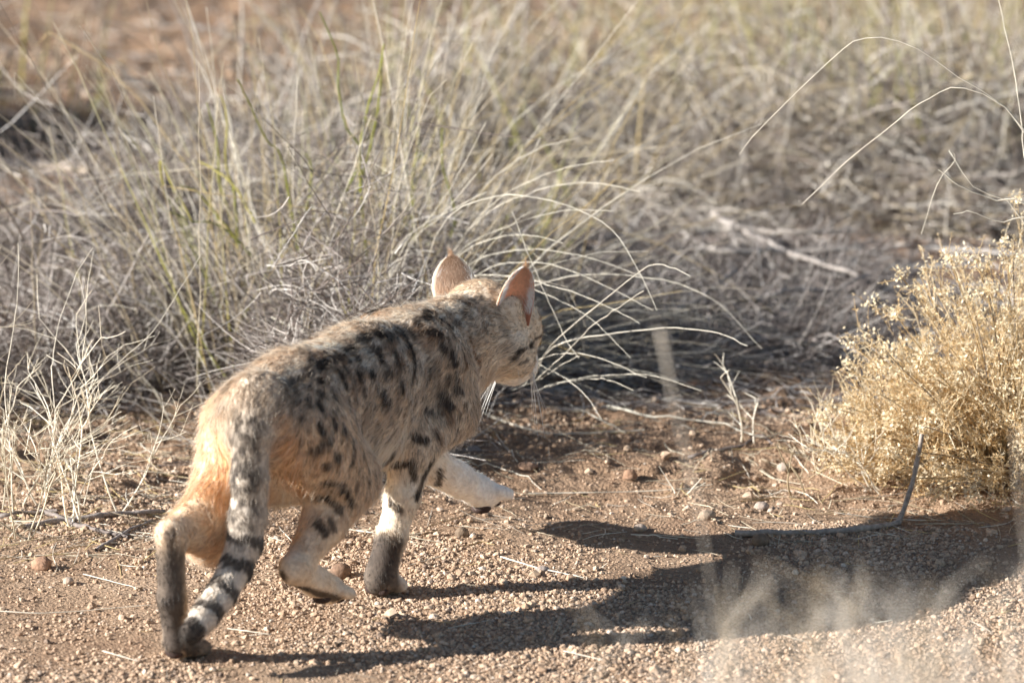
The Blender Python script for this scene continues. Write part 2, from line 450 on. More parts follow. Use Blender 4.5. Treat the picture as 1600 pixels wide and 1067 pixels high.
# --- dense tangle behind the cat
SH = [  # px, py of the foot, radius, height, twigs, label
 (70, 600, .20, .17, 900, 'grey tangled dead shrub at the left edge behind the pale branching twigs'),
 (215, 570, .19, .16, 900, 'grey tangled dead shrub between the left edge and the tall grass'),
 (560, 612, .17, .28, 1800, 'dense dark shrub added behind the shoulder to shade the hollow'),  # added behind the cat, tall and dense to throw shade into the hollow
 (700, 560, .16, .19, 1300, 'dense dark shade shrub added behind the throat of the wildcat'),  # second added shade caster for the hollow
 (345, 585, .17, .14, 800, 'grey dead shrub just left of the rump of the wildcat'),
 (455, 545, .18, .13, 800, 'low grey dead shrub behind the back of the wildcat'),
 (40, 455, .24, .18, 900, 'brownish dead shrub in the second row at the left edge'),
 (195, 440, .24, .17, 900, 'brownish dead shrub in the second row under the dark patch'),
 (345, 430, .22, .16, 800, 'greyish dead shrub in the second row among the green stems'),
 (520, 440, .22, .16, 800, 'greyish dead shrub inside the tall grass above the cat\'s back'),
 (660, 420, .20, .14, 700, 'grey twiggy shrub directly behind the far ear of the wildcat'),
 (850, 440, .19, .07, 600, 'flat grey twig tangle right of the near ear of the wildcat'),
 (860, 525, .15, .10, 1000, 'dark twig tangle right behind the muzzle under the fan of blades'),
 (960, 335, .22, .10, 800, 'grey twig tangle above the fan of arching blades'),
 (1060, 480, .18, .03, 300, 'flat mat of grey twigs under the fallen branches'),
 (1090, 530, .20, .035, 900, 'flat dark twig mat in the hollow right of the muzzle'),
 (1235, 540, .18, .035, 800, 'flat dark twig mat in the hollow beside the golden bush'),
 (960, 560, .16, .03, 600, 'flat dark twig mat under the fan of blades'),
 (1190, 430, .20, .06, 900, 'low grey twig tangle among the fallen branches'),
 (1130, 300, .25, .10, 900, 'grey twig tangle above the fallen branches'),
 (1280, 305, .24, .10, 900, 'grey twig tangle left of the top of the golden bush'),
 (1430, 320, .24, .13, 900, 'grey twig tangle behind the tip of the golden bush'),
 (1570, 345, .24, .14, 900, 'grey twig tangle at the right edge behind the golden bush'),
 (1010, 290, .28, .14, 800, 'blurred pale shrub in the third row right of the tall grass'),
 (1180, 270, .28, .15, 900, 'blurred pale shrub in the third row under the tip of the upper arching blade'),
 (1350, 270, .28, .15, 900, 'blurred pale shrub in the third row crossed by the arching blades'),
 (1520, 260, .28, .16, 900, 'blurred pale shrub in the third row at the right edge'),
 (800, 260, .28, .14, 800, 'blurred grey shrub behind the tall grass near the white bent stick'),
 (600, 270, .28, .15, 800, 'blurred grey shrub hidden in the middle of the tall grass'),
 (400, 300, .28, .14, 700, 'blurred grey shrub at the left fringe of the tall grass'),
 (1260, 480, .17, .025, 260, 'flat mat of grey twigs between the fallen branches and the golden bush'),
]
PALE = np.array([(.34, .295, .26), (.46, .41, .35), (.26, .215, .18), (.74, .68, .59), (.20, .155, .125), (.50, .41, .28)])
for i, (px, py, R0, hg, n, lab) in enumerate(SH):
    rt = px > 820 and py > 280
    dead_shrub(px, py, R0, hg * (.55 if rt else 1), int(n * 1.35), lab, 100 + i, lie=.22 if rt else .7, pal=PALE if py < 400 else GREYT, rad=.0010 if py > 400 else .0013)

# --- grass tussocks
TS = [
 (500, 600, 300, .09, .30, .62, .34, .22, 26, (0, 0), 'tall dry tussock with yellow green stems rising behind the back of the wildcat'),
 (405, 560, 120, .07, .28, .54, .42, .22, 24, (-.08, 0), 'tall dry tussock with green stems left of the one behind the cat'),
 (605, 545, 210, .08, .28, .58, .34, .25, 16, (.08, 0), 'tall dry tussock just left of the far ear'),
 (300, 530, 40, .08, .22, .42, .40, .25, 8, (-.1, 0), 'thin dry tussock over the grey shrub left of the rump'),
 (700, 470, 130, .07, .24, .46, .40, .35, 14, (.1, 0), 'dry tussock with yellow green stems directly behind the head of the wildcat'),
 (130, 570, 26, .12, .18, .36, .4, .3, 0, (0, 0), 'sparse dry tussock in the grey shrub near the left edge'),
 (860, 330, 90, .10, .25, .45, .45, .4, 6, (.1, 0), 'pale blurred tussock right of the tall grass'),
 (930, 190, 130, .14, .25, .42, .4, .3, 26, (0, 0), 'blurred yellow green tussock at the top centre of the picture'),
 (1080, 130, 150, .16, .22, .42, .45, .35, 12, (0, 0), 'blurred straw tussock at the top right of centre'),
 (1230, 190, 170, .16, .20, .42, .45, .35, 16, (0, 0), 'blurred straw tussock under the crest of the upper arching blade'),
 (1390, 200, 190, .16, .22, .44, .42, .35, 34, (0, 0), 'blurred yellow green tussock crossed by the two arching blades'),
 (1520, 240, 190, .15, .22, .46, .4, .3, 38, (0, 0), 'blurred yellow green tussock at the right edge above the golden bush'),
 (1590, 150, 160, .16, .22, .44, .4, .3, 30, (0, 0), 'blurred green tinged tussock in the top right corner'),
 (1290, 60, 150, .18, .2, .38, .45, .3, 24, (0, 0), 'far blurred tussock at the top edge above the upper arching blade'),
 (1470, 50, 150, .18, .2, .38, .45, .3, 28, (0, 0), 'far blurred tussock at the top edge near the right corner'),
 (-10, 190, 60, .10, .2, .40, .4, .3, 16, (0, 0), 'blurred greenish tussock in the top left corner'),
 (780, 130, 110, .15, .2, .40, .45, .35, 12, (0, 0), 'far blurred tussock at the top edge behind the tall grass'),
 (640, 250, 110, .12, .25, .45, .4, .3, 12, (0, 0), 'pale tussock in the second row behind the tall grass'),
]
for i, (px, py, n, r0, a, b, spd, arc, gr, bias, lab) in enumerate(TS):
    root_ = tussock(px, py, int(n * .70), lab, 300 + i, r0 * 2.1, a * .8, b * 1.25, spd * 1.15, arc * 1.1, int(gr * 1.0), .00105 if py > 400 else .0013, bias=bias)
    if i == 0: main_tussock = root_
# thick living stems of the tall tussock
for pts, y0, y1 in [([(392, 400), (370, 374), (335, 350), (300, 345), (262, 330)], 1.15, 1.1), ([(370, 374), (335, 330), (307, 300), (280, 290)], 1.13, 1.1), ([(400, 350), (366, 291), (339, 268), (311, 252)], 1.15, 1.2),
    ([(366, 291), (368, 340), (372, 385)], 1.15, 1.2), ([(470, 420), (440, 250), (417, 220), (386, 157), (372, 125)], 1.15, 1.0), ([(575, 420), (563, 275), (569, 197), (590, 120), (600, 70)], 1.15, 1.1), ([(540, 300), (565, 240), (540, 197), (528, 138), (527, 85), (500, 20)], 1.2, 1.1),
    ([(345, 300), (337, 220), (323, 161)], 1.2, 1.15), ([(650, 390), (645, 300), (652, 230)], 1.2, 1.15), ([(705, 370), (712, 330), (695, 260), (690, 200)], 1.25, 1.2), ([(480, 330), (488, 260), (478, 240)], 1.2, 1.15), ([(365, 300), (350, 250), (352, 190), (345, 150)], 1.2, 1.2),
    ([(255, 290), (250, 250), (270, 290), (300, 345)], 1.12, 1.1), ([(560, 300), (580, 200), (598, 85)], 1.2, 1.1)]:
    single('green_stem', None, None, px_path(pts, y0, y1, 14), .0017, .0010, GREEN[random.randrange(4)] * .95, m_green, sides=5, parent=main_tussock)
# fan of blades that falls to the right behind the cat's head
fan_tussock = tussock(670, 585, 60, 'tussock whose long pale blades fan out rightward behind the head of the wildcat', 351, .06, .30, .56, .45, .55, 0, .00065, pal=STRAW[[0, 2]], bias=(1.15, -.1), litter=False)
tussock(745, 600, 40, 'low tussock of pale blades sweeping right behind the muzzle of the wildcat', 352, .06, .20, .46, .5, .45, 0, .00065, pal=STRAW[[0, 2]], bias=(1.4, -.15), litter=False)
# shade giver outside the frame on the left
dead_shrub(0, 0, .24, .36, 2600, 'dark dead shrub at the left edge casting the shaded patch', 371, at=(-1.12, 2.74), lmax=.2, rad=.0016)
dead_shrub(0, 0, .15, .27, 2400, 'unseen twiggy shrub added right behind the belly of the wildcat for its shade', 373, at=(-.24, .72), lmax=.12)  # added out of sight behind the cat to shade the ground on the right
dead_shrub(0, 0, .20, .20, 600, 'low dead shrub beyond the left edge beside the brownish shrubs', 372, at=(-.98, .95), lmax=.2)

# --- single long blades and stems
BL = [
 ('thin pale blade arching highest over the golden bush', [(1155, 242), (1190, 200), (1300, 95), (1350, 62), (1420, 72), (1500, 125), (1600, 205), (1665, 420), (1690, 800)], .42, .35, .0004, .0008),
 ('thin pale blade arching below the highest one over the golden bush', [(1254, 319), (1320, 255), (1400, 190), (1450, 155), (1505, 140), (1600, 205), (1670, 440), (1700, 805)], .38, .35, .00045, .0008),
 ('pale blade bowing over the dark hollow right of the near ear', [(1027, 485), (985, 400), (940, 345), (850, 310), (775, 304), (690, 350), (640, 520)], .55, .85, .00045, .0008),
 ('pale blade humped just right of the near ear', [(1078, 431), (1050, 418), (1012, 414), (950, 460), (900, 500), (855, 545), (830, 600)], .5, .72, .0004, .0008),
 ('bright blade bowing right at the height of the cat\'s eye', [(1168, 541), (1120, 520), (1050, 513), (950, 522), (870, 540), (820, 600)], .55, .78, .00045, .0009),
 ('pale blade dropping steeply right of the bright one', [(1190, 545), (1130, 480), (1060, 445), (960, 430), (860, 440), (770, 480), (720, 560)], .7, .95, .0004, .0007),
 ('pale blade rising to the right from under the muzzle', [(830, 600), (880, 555), (940, 500), (1005, 455)], .72, .55, .0007, .0004),
 ('short pale blade pointing right below the muzzle', [(800, 610), (850, 590), (880, 572), (905, 556)], .76, .6, .0007, .0004),
 ('curved pale stem at the right edge above the golden bush', [(1466, 265), (1500, 290), (1550, 312), (1610, 330), (1660, 500), (1680, 800)], .4, .4, .0008, .0013),
 ('wavy pale stem poking left above the top of the golden bush', [(1490, 335), (1520, 330), (1560, 345), (1620, 350), (1660, 520), (1675, 790)], .42, .42, .0006, .0012),
 ('thin stem bent like a hook above the golden bush', [(1440, 365), (1465, 290), (1495, 250), (1485, 235), (1520, 290), (1600, 345), (1650, 600), (1665, 790)], .45, .4, .0004, .0007),
 ('long thin stem hanging at the right edge of the picture', [(1560, 0), (1580, 90), (1592, 180), (1600, 260), (1640, 500), (1660, 780)], .55, .45, .00045, .0009),
 ('tall thin blade standing at the left edge', [(29, 380), (28, 440), (16, 520), (5, 600), (14, 690), (20, 800)], .36, .33, .0004, .0008),
 ('pale blade leaning right beside the rump of the wildcat', [(315, 397), (280, 455), (235, 520), (180, 570), (130, 640), (112, 780)], .5, .36, .0004, .0009),
 ('thin blade curving up to the left of the leaning one', [(145, 386), (120, 430), (95, 500), (85, 560), (84, 610), (100, 790)], .45, .36, .0004, .0008),
 ('slender pale straw lying level left of the rump', [(293, 657), (250, 662), (205, 678), (160, 700), (130, 790)], .50, .38, .0004, .0008),
]
FAN = [([(905, 560), (880, 520), (840, 430), (800, 330)], .6, .7), ([(1000, 505), (930, 470), (860, 445), (800, 430), (740, 430)], .55, .8), ([(985, 560), (930, 505), (870, 470), (790, 440), (720, 450)], .55, .85),
 ([(1020, 485), (930, 440), (850, 415), (770, 420), (700, 470)], .6, .9), ([(1000, 430), (930, 405), (850, 390), (760, 400), (690, 450)], .65, .95), ([(960, 330), (880, 330), (800, 350), (720, 390), (660, 480)], .7, 1.0),
 ([(1000, 300), (920, 285), (830, 300), (740, 350), (670, 460)], .75, 1.0), ([(960, 250), (880, 262), (790, 300), (720, 370), (670, 480)], .8, 1.05), ([(1010, 590), (940, 560), (880, 552), (820, 570)], .55, .75),
 ([(1095, 610), (1010, 585), (930, 588), (850, 605)], .6, .8), ([(990, 610), (940, 590), (880, 595), (830, 612)], .6, .8), ([(940, 655), (910, 610), (870, 580), (820, 560)], .55, .75),
 ([(830, 330), (790, 360), (740, 420), (700, 500)], .8, 1.0), ([(880, 380), (810, 365), (740, 385), (670, 440)], .7, .95), ([(905, 215), (830, 240), (750, 300), (690, 400)], .9, 1.1),
 ([(560, 490), (600, 440), (660, 330), (690, 240)], .95, .9), ([(590, 470), (630, 400), (700, 300), (760, 190)], .95, .85), ([(470, 530), (490, 440), (540, 300), (580, 180)], 1., .9), ([(430, 550), (400, 430), (380, 300), (350, 140)], 1.05, .95),
 ([(500, 540), (470, 420), (455, 300), (465, 120)], 1.05, 1.), ([(330, 560), (290, 440), (262, 330), (240, 150)], 1.05, .9), ([(540, 520), (600, 430), (640, 370), (760, 300)], 1., .85), ([(620, 470), (640, 380), (690, 330), (770, 240)], 1., .9)]
for k_, (pts, y0, y1) in enumerate(FAN):
    BL.append((None, pts, y0, y1, .00032 if k_ < 15 else .0006, .0007 if k_ < 15 else .0005))
for lab, pts, y0, y1, ra, rb in BL:
    if lab is None:
        single('blade', None, None, px_path(pts, y0, y1, 22), ra, rb, STRAW[2] * random.uniform(.85, 1.1), m_straw, sides=4, parent=fan_tussock)
        continue
    single('grass_stalk', lab, 'grass blade', px_path(pts, y0, y1, 22), ra, rb, STRAW[2] * random.uniform(.9, 1.1), m_straw, sides=4)

# --- straws and sticks on the ground
GS = [
 ('long curved straw on the ground below the muzzle of the wildcat', [(743, 645), (805, 669), (871, 684), (937, 679), (1007, 675)], .0013),
 ('straight straw crossing the long curved one below the muzzle', [(863, 626), (920, 649), (978, 680)], .0012),
 ('long straw running right towards the golden bush', [(949, 647), (1028, 656), (1106, 660), (1168, 680), (1222, 696)], .0014),
 ('thin level straw ahead of the raised fore paw', [(826, 774), (970, 772), (1114, 766)], .0008),
 ('curved straw just above the raised fore paw', [(722, 732), (776, 735), (817, 746), (846, 768)], .0009),
 ('short slanting straw above the raised fore paw', [(774, 680), (789, 700), (809, 725)], .0008),
 ('bright straw lying on the gravel right of the standing fore paw', [(782, 873), (838, 890), (912, 906)], .0013),
 ('pale straw at the upper rim of the cat\'s paw shadow', [(986, 838), (1059, 845)], .0009),
 ('short straw behind the standing fore paw', [(690, 872), (640, 886)], .0009),
 ('pale straw lying across the cat\'s leg shadow', [(700, 985), (765, 972)], .0009),
 ('thin straw at the bottom edge left of the blurred grass', [(880, 1020), (945, 1035)], .0009),
 ('dark thin twig lying along the gravel at the left edge', [(0, 958), (60, 962), (130, 958), (235, 948)], .0008),
 ('short straw at the lower left corner', [(160, 1020), (215, 1036)], .0009),
 ('faint straw lying in front of the tail tip', [(355, 985), (420, 994)], .0009),
 ('bent straw right of the lifted hind paw', [(545, 830), (610, 842), (660, 836)], .0010),
 ('straw lying left of the hock of the wildcat', [(130, 900), (215, 922)], .0008),
]
for lab, pts, ra in GS:
    single('straw', lab, 'straw', ground_path(pts, .003), ra, ra * .6, STRAW[2] * random.uniform(.85, 1.05), m_straw, sides=4)
ST = [
 ('longest weathered grey fallen branch sloping right across the dark hollow', [(1115, 388), (1165, 410), (1205, 432), (1265, 458), (1340, 482)], .0058, .0032, (.34, .30, .265)),
 ('pale fallen branch lying level across the sloping one', [(1085, 440), (1150, 446), (1205, 446), (1331, 440)], .0056, .0035, (.36, .32, .28)),
 ('thin grey fallen branch under the level one', [(1010, 455), (1090, 470), (1180, 490), (1290, 520)], .004, .002, GREYT[1]),
 ('grey fallen branch lying above the level one', [(1085, 415), (1150, 405), (1230, 418), (1330, 412)], .0046, .003, (.33, .29, .25)),
 ('grey fallen branch at the left foot of the golden bush top', [(1180, 520), (1240, 500), (1310, 505), (1380, 470)], .0046, .003, (.36, .31, .27)),
 ('short grey fallen branch slanting down under the level one', [(1150, 470), (1120, 500), (1060, 540)], .0046, .003, (.34, .29, .25)),
 ('crooked grey stick lying between the near ear and the fallen branches', [(870, 372), (930, 380), (1000, 372), (1060, 388)], .005, .003, GREYT[1]),
 ('brown stick lying at the far end of the dark hollow', [(960, 500), (1030, 492), (1110, 505)], .004, .0025, GREYT[3]),
 ('brown curved twig on the sand in front of the golden bush', [(1075, 718), (1110, 708), (1160, 698), (1205, 696)], .0028, .0015, GREYT[0]),
 ('grey stick lying at the foot of the pale branching twigs', [(40, 828), (110, 815), (180, 808), (248, 806)], .0042, .0025, GREYT[1]),
 ('forked grey stick under the stick at the foot of the pale twigs', [(60, 800), (120, 830), (190, 845)], .0036, .002, GREYT[0]),
 ('thin brown stick left of the hock touching the gravel', [(150, 862), (190, 838), (245, 815)], .003, .0016, GREYT[1]),
 ('dark stick at the left edge among fallen straws', [(0, 808), (50, 806), (100, 802)], .0035, .002, GREYT[0]),
 ('white bent stick blurred at the top centre', [(805, 190), (850, 188), (893, 184)], .007, .006, (.70, .66, .60)),
 ('pale stick beyond the tall grass near the top', [(815, 150), (822, 112), (880, 108)], .006, .005, (.66, .62, .56)),
 ('pale log like stick on the far sand at the left', [(0, 265), (70, 268), (150, 275)], .010, .008, (.60, .50, .40)),
]
for lab, pts, ra, rb, c in ST:
    P = ground_path(pts, ra * .8 + (.045 if ra > .0045 and pts[0][0] > 1000 else 0), 18)
    P += np.cumsum(np.random.default_rng(len(lab)).normal(0, .0012, P.shape), 0) * [1, 1, .3]
    single('fallen_branch' if ra > .0045 else 'stick', lab, 'stick', P, ra, rb, c, m_bark, sides=7)
# the bent stick before the golden bush: lies along the sand, then one end stands up
P1 = ground_path([(1148, 838), (1230, 837), (1310, 835), (1370, 830), (1404, 820)], .004, 14)
yb = P1[-1][1]
P2 = px_path([(1404, 820), (1414, 795), (1425, 756), (1434, 715), (1441, 683)], yb, yb + .03, 10)
P2 += P1[-1] - P2[0]
single('bent_stick', 'grey bent stick lying on sand with one end standing up before the golden bush', 'stick', np.concatenate([P1, P2[1:]]), .0046, .0032, (.36, .30, .25), m_bark, sides=8)

# --- bare branching twigs
def branch(P, L, d, r, rad, depth, out, spread=.55):
    k = 6; pts = [P.copy()]; dd = d.copy()
    for i in range(k - 1):
        dd = dd + r.normal(0, .09, 3) + np.array([0, 0, .02]); dd /= np.linalg.norm(dd)
        pts.append(pts[-1] + dd * L / (k - 1))
    out.append((np.array(pts), rad, rad * .62))
    if depth == 0: return
    for i in range(r.integers(2, 4)):
        j = r.integers(2, k); nd = dd + r.normal(0, spread, 3); nd[2] = abs(nd[2]) * .8 + .1; nd /= np.linalg.norm(nd)
        branch(pts[j], L * r.uniform(.45, .8), nd, r, rad * .68, depth - 1, out, spread)
def bare_twigs(px, py, n, L, label, seed, depth=3, rad=.0016, pal=STRAW, name='bare_shrub', lean=(0, 0), group='bare branching shrubs'):
    r = np.random.default_rng(seed); b = on_ground(px, py); root = empty(name, b, 0, label, 'bare shrub', group); out = []
    for i in range(n):
        d = np.array([r.normal(lean[0], .38), r.normal(lean[1], .3), 1.]); d /= np.linalg.norm(d)
        branch(np.array([r.normal(0, .008), r.normal(0, .008), -.008]), L * r.uniform(.7, 1.2), d, r, rad * r.uniform(.7, 1.1), depth, out)
    P = np.array([o[0] for o in out]); t = np.linspace(0, 1, P.shape[1])
    R = np.array([o[1] for o in out])[:, None] * (1 - t) + np.array([o[2] for o in out])[:, None] * t
    P[..., 2] = np.maximum(P[..., 2], -.004)
    add_obj('branches', strand_mesh('branches', P, R, np.repeat(pick(pal, 1, r), len(P), 0) * r.uniform(.85, 1.15, (len(P), 1)), m_straw, 5), root, kind='stuff')
    return root
bare_twigs(122, 822, 4, .13, 'pale branching shrub left of the hock of the wildcat', 401, lean=(-.1, 0), pal=STRAW[[0, 2]])
bare_twigs(45, 845, 4, .13, 'pale branching shrub nearest the left edge', 402, lean=(-.1, 0), pal=STRAW[[0, 2]])
bare_twigs(70, 790, 3, .14, 'thin pale branching shrub behind the two nearer the left edge', 403, pal=STRAW[[0, 2]])
bare_twigs(15, 800, 4, .17, 'tall pale branching shrub cut by the left edge of the picture', 411, pal=STRAW[[0, 2]], rad=.0014)
bare_twigs(185, 800, 2, .15, 'slender pale branching shrub nearest the hock of the wildcat', 412, pal=STRAW[[0, 2]], rad=.0013)
bare_twigs(1187, 688, 2, .065, 'small forked dry twig standing in the sand left of the golden bush', 405, depth=2, rad=.0014, pal=STRAW[[0, 2]])
bare_twigs(1072, 768, 2, .035, 'tiny forked twig standing in the scrape ahead of the raised paw', 406, depth=1, rad=.0011)
bare_twigs(1285, 742, 4, .08, 'dry branching twigs at the left foot of the golden bush', 407, depth=3, rad=.0014, pal=STRAW[[0, 3, 4]])
bare_twigs(1262, 775, 2, .06, 'broken pale twig standing at the rim of the scrape', 408, depth=1, rad=.0018)
bare_twigs(1370, 770, 4, .10, 'tangle of dry twigs under the golden bush', 409, depth=3, rad=.0013, lean=(-.5, 0))

# --- golden bush
def golden_bush(px, py, Rx, Hz, nst, label, seed):
    r = np.random.default_rng(seed); b = on_ground(px, py); root = empty('golden_bush', b, 0, label, 'bush')
    k = 7; t = np.linspace(0, 1, k)
    az = r.uniform(0, 6.283, nst); el = np.arcsin(r.uniform(.02, 1, nst))
    end = np.stack([Rx * np.cos(el) * np.cos(az), Rx * np.cos(el) * np.sin(az), Hz * np.sin(el)], -1) * np.where(r.random((nst, 1)) < .82, r.uniform(.55, 1.02, (nst, 1)), r.uniform(1.0, 1.16, (nst, 1)))
    st = r.normal(0, .025, (nst, 3)); st[:, 2] = -.005
    mid = (st + end) / 2; mid[:, 2] += .03 * r.random(nst)
    P = ((1 - t) ** 2)[None, :, None] * st[:, None] + (2 * t * (1 - t))[None, :, None] * mid[:, None] + (t ** 2)[None, :, None] * end[:, None]
    P += np.cumsum(r.normal(0, .0022, P.shape), 1)
    P[..., 2] = np.maximum(P[..., 2], .002)
    R = .0012 * r.uniform(.6, 1.4, (nst, 1)) * (1 - .6 * t[None])
    add_obj('stems', strand_mesh('stems', P, R, np.where(r.random((nst, 1)) < .22, pick(GREYT, nst, r), pick(GOLD, nst, r) * .85), m_straw, 4), root, kind='stuff')
    ntw = 13; tp, td = [], []
    u = r.uniform(.3, 1., (nst, ntw)); i0 = np.clip((u * (k - 1)).astype(int), 0, k - 2); f = u * (k - 1) - i0
    rows = np.arange(nst)[:, None]
    Q0 = (P[rows, i0] * (1 - f)[..., None] + P[rows, i0 + 1] * f[..., None]).reshape(-1, 3)
    D = (P[rows, i0 + 1] - P[rows, i0]).reshape(-1, 3); D /= np.linalg.norm(D, axis=1, keepdims=True) + 1e-9
    D = D + r.normal(0, .6, D.shape); D /= np.linalg.norm(D, axis=1, keepdims=True)
    Lt = r.uniform(.015, .05, len(Q0)); kt = 4; tt = np.linspace(0, 1, kt)
    TP = Q0[:, None] + D[:, None] * (Lt[:, None] * tt[None])[..., None] + np.cumsum(r.normal(0, .0012, (len(Q0), kt, 3)), 1)
    TP[..., 2] = np.maximum(TP[..., 2], .002)
    add_obj('twigs', strand_mesh('twigs', TP, .00055 * r.uniform(.7, 1.3, (len(Q0), 1)) * (1 - .5 * tt[None]), pick(GOLD, len(Q0), r), m_straw, 3), root, kind='stuff')
    # small stiff bracts all along the twigs, bunched at the tips
    nl = 7; n = len(Q0) * nl
    v = r.random((len(Q0), nl)) ** .6; j = np.clip((v * (kt - 1)).astype(int), 0, kt - 2); g = v * (kt - 1) - j; rw = np.arange(len(Q0))[:, None]
    B = (TP[rw, j] * (1 - g)[..., None] + TP[rw, j + 1] * g[..., None]).reshape(-1, 3)
    dl = np.repeat(D, nl, 0) * .5 + r.normal(0, .75, (n, 3)); dl /= np.linalg.norm(dl, axis=1, keepdims=True)
    sdv = np.cross(dl, r.normal(0, 1, (n, 3))); sdv /= np.linalg.norm(sdv, axis=1, keepdims=True)
    nn = np.cross(dl, sdv)
    ln = r.uniform(.0028, .0085, (n, 1)); wd = r.uniform(.0005, .0012, (n, 1))
    V = np.stack([B, B + dl * ln * .5 + sdv * wd + nn * wd * .5, B + dl * ln, B + dl * ln * .5 - sdv * wd + nn * wd * .5], 1).reshape(-1, 3)
    F = (np.array([[0, 1, 2], [0, 2, 3]])[None] + (np.arange(n) * 4)[:, None, None]).reshape(-1, 3)
    add_obj('bracts', new_mesh('bracts', V, F, m_gold, smooth=False, color=np.repeat(pick(GOLD, n, r, .25), 4, 0)), root, kind='stuff')
    # pale fluffy seed heads on the outer tips
    tips = P[:, -1][r.random(nst) < .45]; m = len(tips); per = 48
    c = np.repeat(tips, per, 0) + r.normal(0, .0062, (m * per, 3)); dl = r.normal(0, 1, (m * per, 3)); dl /= np.linalg.norm(dl, axis=1, keepdims=True)
    sdv = np.cross(dl, r.normal(0, 1, dl.shape)); sdv /= np.linalg.norm(sdv, axis=1, keepdims=True); s = r.uniform(.0016, .0036, (m * per, 1))
    V = np.stack([c - dl * s, c + sdv * s * .6, c + dl * s, c - sdv * s * .6], 1).reshape(-1, 3)
    F = (np.array([[0, 1, 2], [0, 2, 3]])[None] + (np.arange(m * per) * 4)[:, None, None]).reshape(-1, 3)
    add_obj('seed_heads', new_mesh('seed_heads', V, F, m_gold, smooth=False, color=np.repeat(pick(GOLD[[1, 3]], m * per, r), 4, 0)), root, kind='stuff')
    return root
golden_bush(1590, 748, .245, .335, 420, 'dense golden dry bush with tiny bracts at the right edge', 501)
golden_bush(1420, 735, .125, .17, 150, 'lower golden bush growing at the left foot of the dense one', 502)

# --- tall grass close to the camera, far out of focus
def near_tussock(cx, wx, ya, yb, y, bx, label, seed, n, rad=.0013, pal=STRAW):
    r = np.random.default_rng(seed); gz = float(ground_height(bx, y)); b = np.array([bx, y, gz]); root = empty('near_grass_tussock', b, 0, label, 'grass tussock', 'blurred grass close to the camera')
    k = 12; t = np.linspace(0, 1, k)
    tx = r.normal(cx, wx, n); ty = ya + (yb + 60 - ya) * r.random(n) + np.abs(tx - cx) * .25
    yy = y + r.uniform(-.4, 1.1, n)
    E_ = np.array([on_plane_y(a, c, q) for a, c, q in zip(tx, ty, yy)])
    S_ = np.stack([bx + r.normal(0, .10, n), yy * .5 + y * .5, np.full(n, gz - .01)], -1)
    al = np.tan(np.clip(r.normal(0, .75, n), -1.2, 1.2)); ln = r.uniform(120, 330, n)
    M_ = np.array([on_plane_y(a - k_ * l_, c + l_, q) for a, c, q, k_, l_ in zip(tx, ty, yy, al, ln)])
    P = ((1 - t) ** 2)[None, :, None] * S_[:, None] + (2 * t * (1 - t))[None, :, None] * M_[:, None] + (t ** 2)[None, :, None] * E_[:, None]
    R = rad * r.uniform(.3, 1.25, (n, 1)) * (1 - .55 * t[None])
    add_obj('dry_stems', strand_mesh('dry_stems', P - b, R, pick(pal, n, r), m_straw, 4), root, kind='stuff')
NP = np.array([(.70, .63, .53), (.64, .58, .50), (.76, .70, .61), (.62, .50, .34)])
near_tussock(1210, 130, 850, 1050, -3.4, .25, 'blurred pale grass nearest the camera below the cat\'s shadow', 601, 85, pal=NP)
near_tussock(1350, 130, 840, 1050, -3.6, .34, 'blurred straw coloured grass nearest the camera at the lower right', 602, 100, pal=NP)
near_tussock(1530, 130, 860, 1060, -3.3, .46, 'blurred grass nearest the camera in the bottom right corner', 603, 105, pal=NP)
near_tussock(1605, 22, 480, 900, -2.4, .66, 'tall blurred stems at the right edge before the golden bush', 604, 6, rad=.0009, pal=NP)
Pn = px_path([(1032, 515), (1044, 580), (1060, 650), (1085, 760), (1110, 900), (1130, 1080)], -2.6, -2.6, 18)
Pn = np.concatenate([Pn, np.array([[Pn[-1][0] + .01, -2.6, .3], [Pn[-1][0] + .015, -2.6, 0]])])
single('blurred_stem', 'single blurred pale stem close to the camera right of the whiskers', 'grass blade', Pn, .0024, .0003, NP[0], m_straw, sides=5, pw=.45)

# --- broken straw and twig litter too fine to count
r = np.random.default_rng(77)
def litter(n, xr, yr, lmin, lmax, rad, pal, keep=None):
    x = r.uniform(*xr, n); y = r.uniform(*yr, n)
    if keep is not None: q = r.random(n) < keep(x, y); x, y = x[q], y[q]; n = len(x)
    a = r.uniform(0, 6.283, n); L = r.uniform(lmin, lmax, n); k = 5; t = np.linspace(-.5, .5, k)
    cv = r.normal(0, .18, n)
    dx, dy = np.cos(a), np.sin(a)
    X = x[:, None] + L[:, None] * (dx[:, None] * t - dy[:, None] * cv[:, None] * t ** 2); Y = y[:, None] + L[:, None] * (dy[:, None] * t + dx[:, None] * cv[:, None] * t ** 2)
    Z = ground_height(X, Y); Z = np.maximum(Z, Z.mean(1, keepdims=True)) + rad + np.abs(r.normal(0, .004, (n, 1))) * np.linspace(0, 1, k)
    return np.stack([X, Y, Z], -1), np.tile(rad * r.uniform(.5, 1.4, (n, 1)), (1, k)) * (1 - .4 * np.abs(t[None] * 2)), pick(pal, n, r)
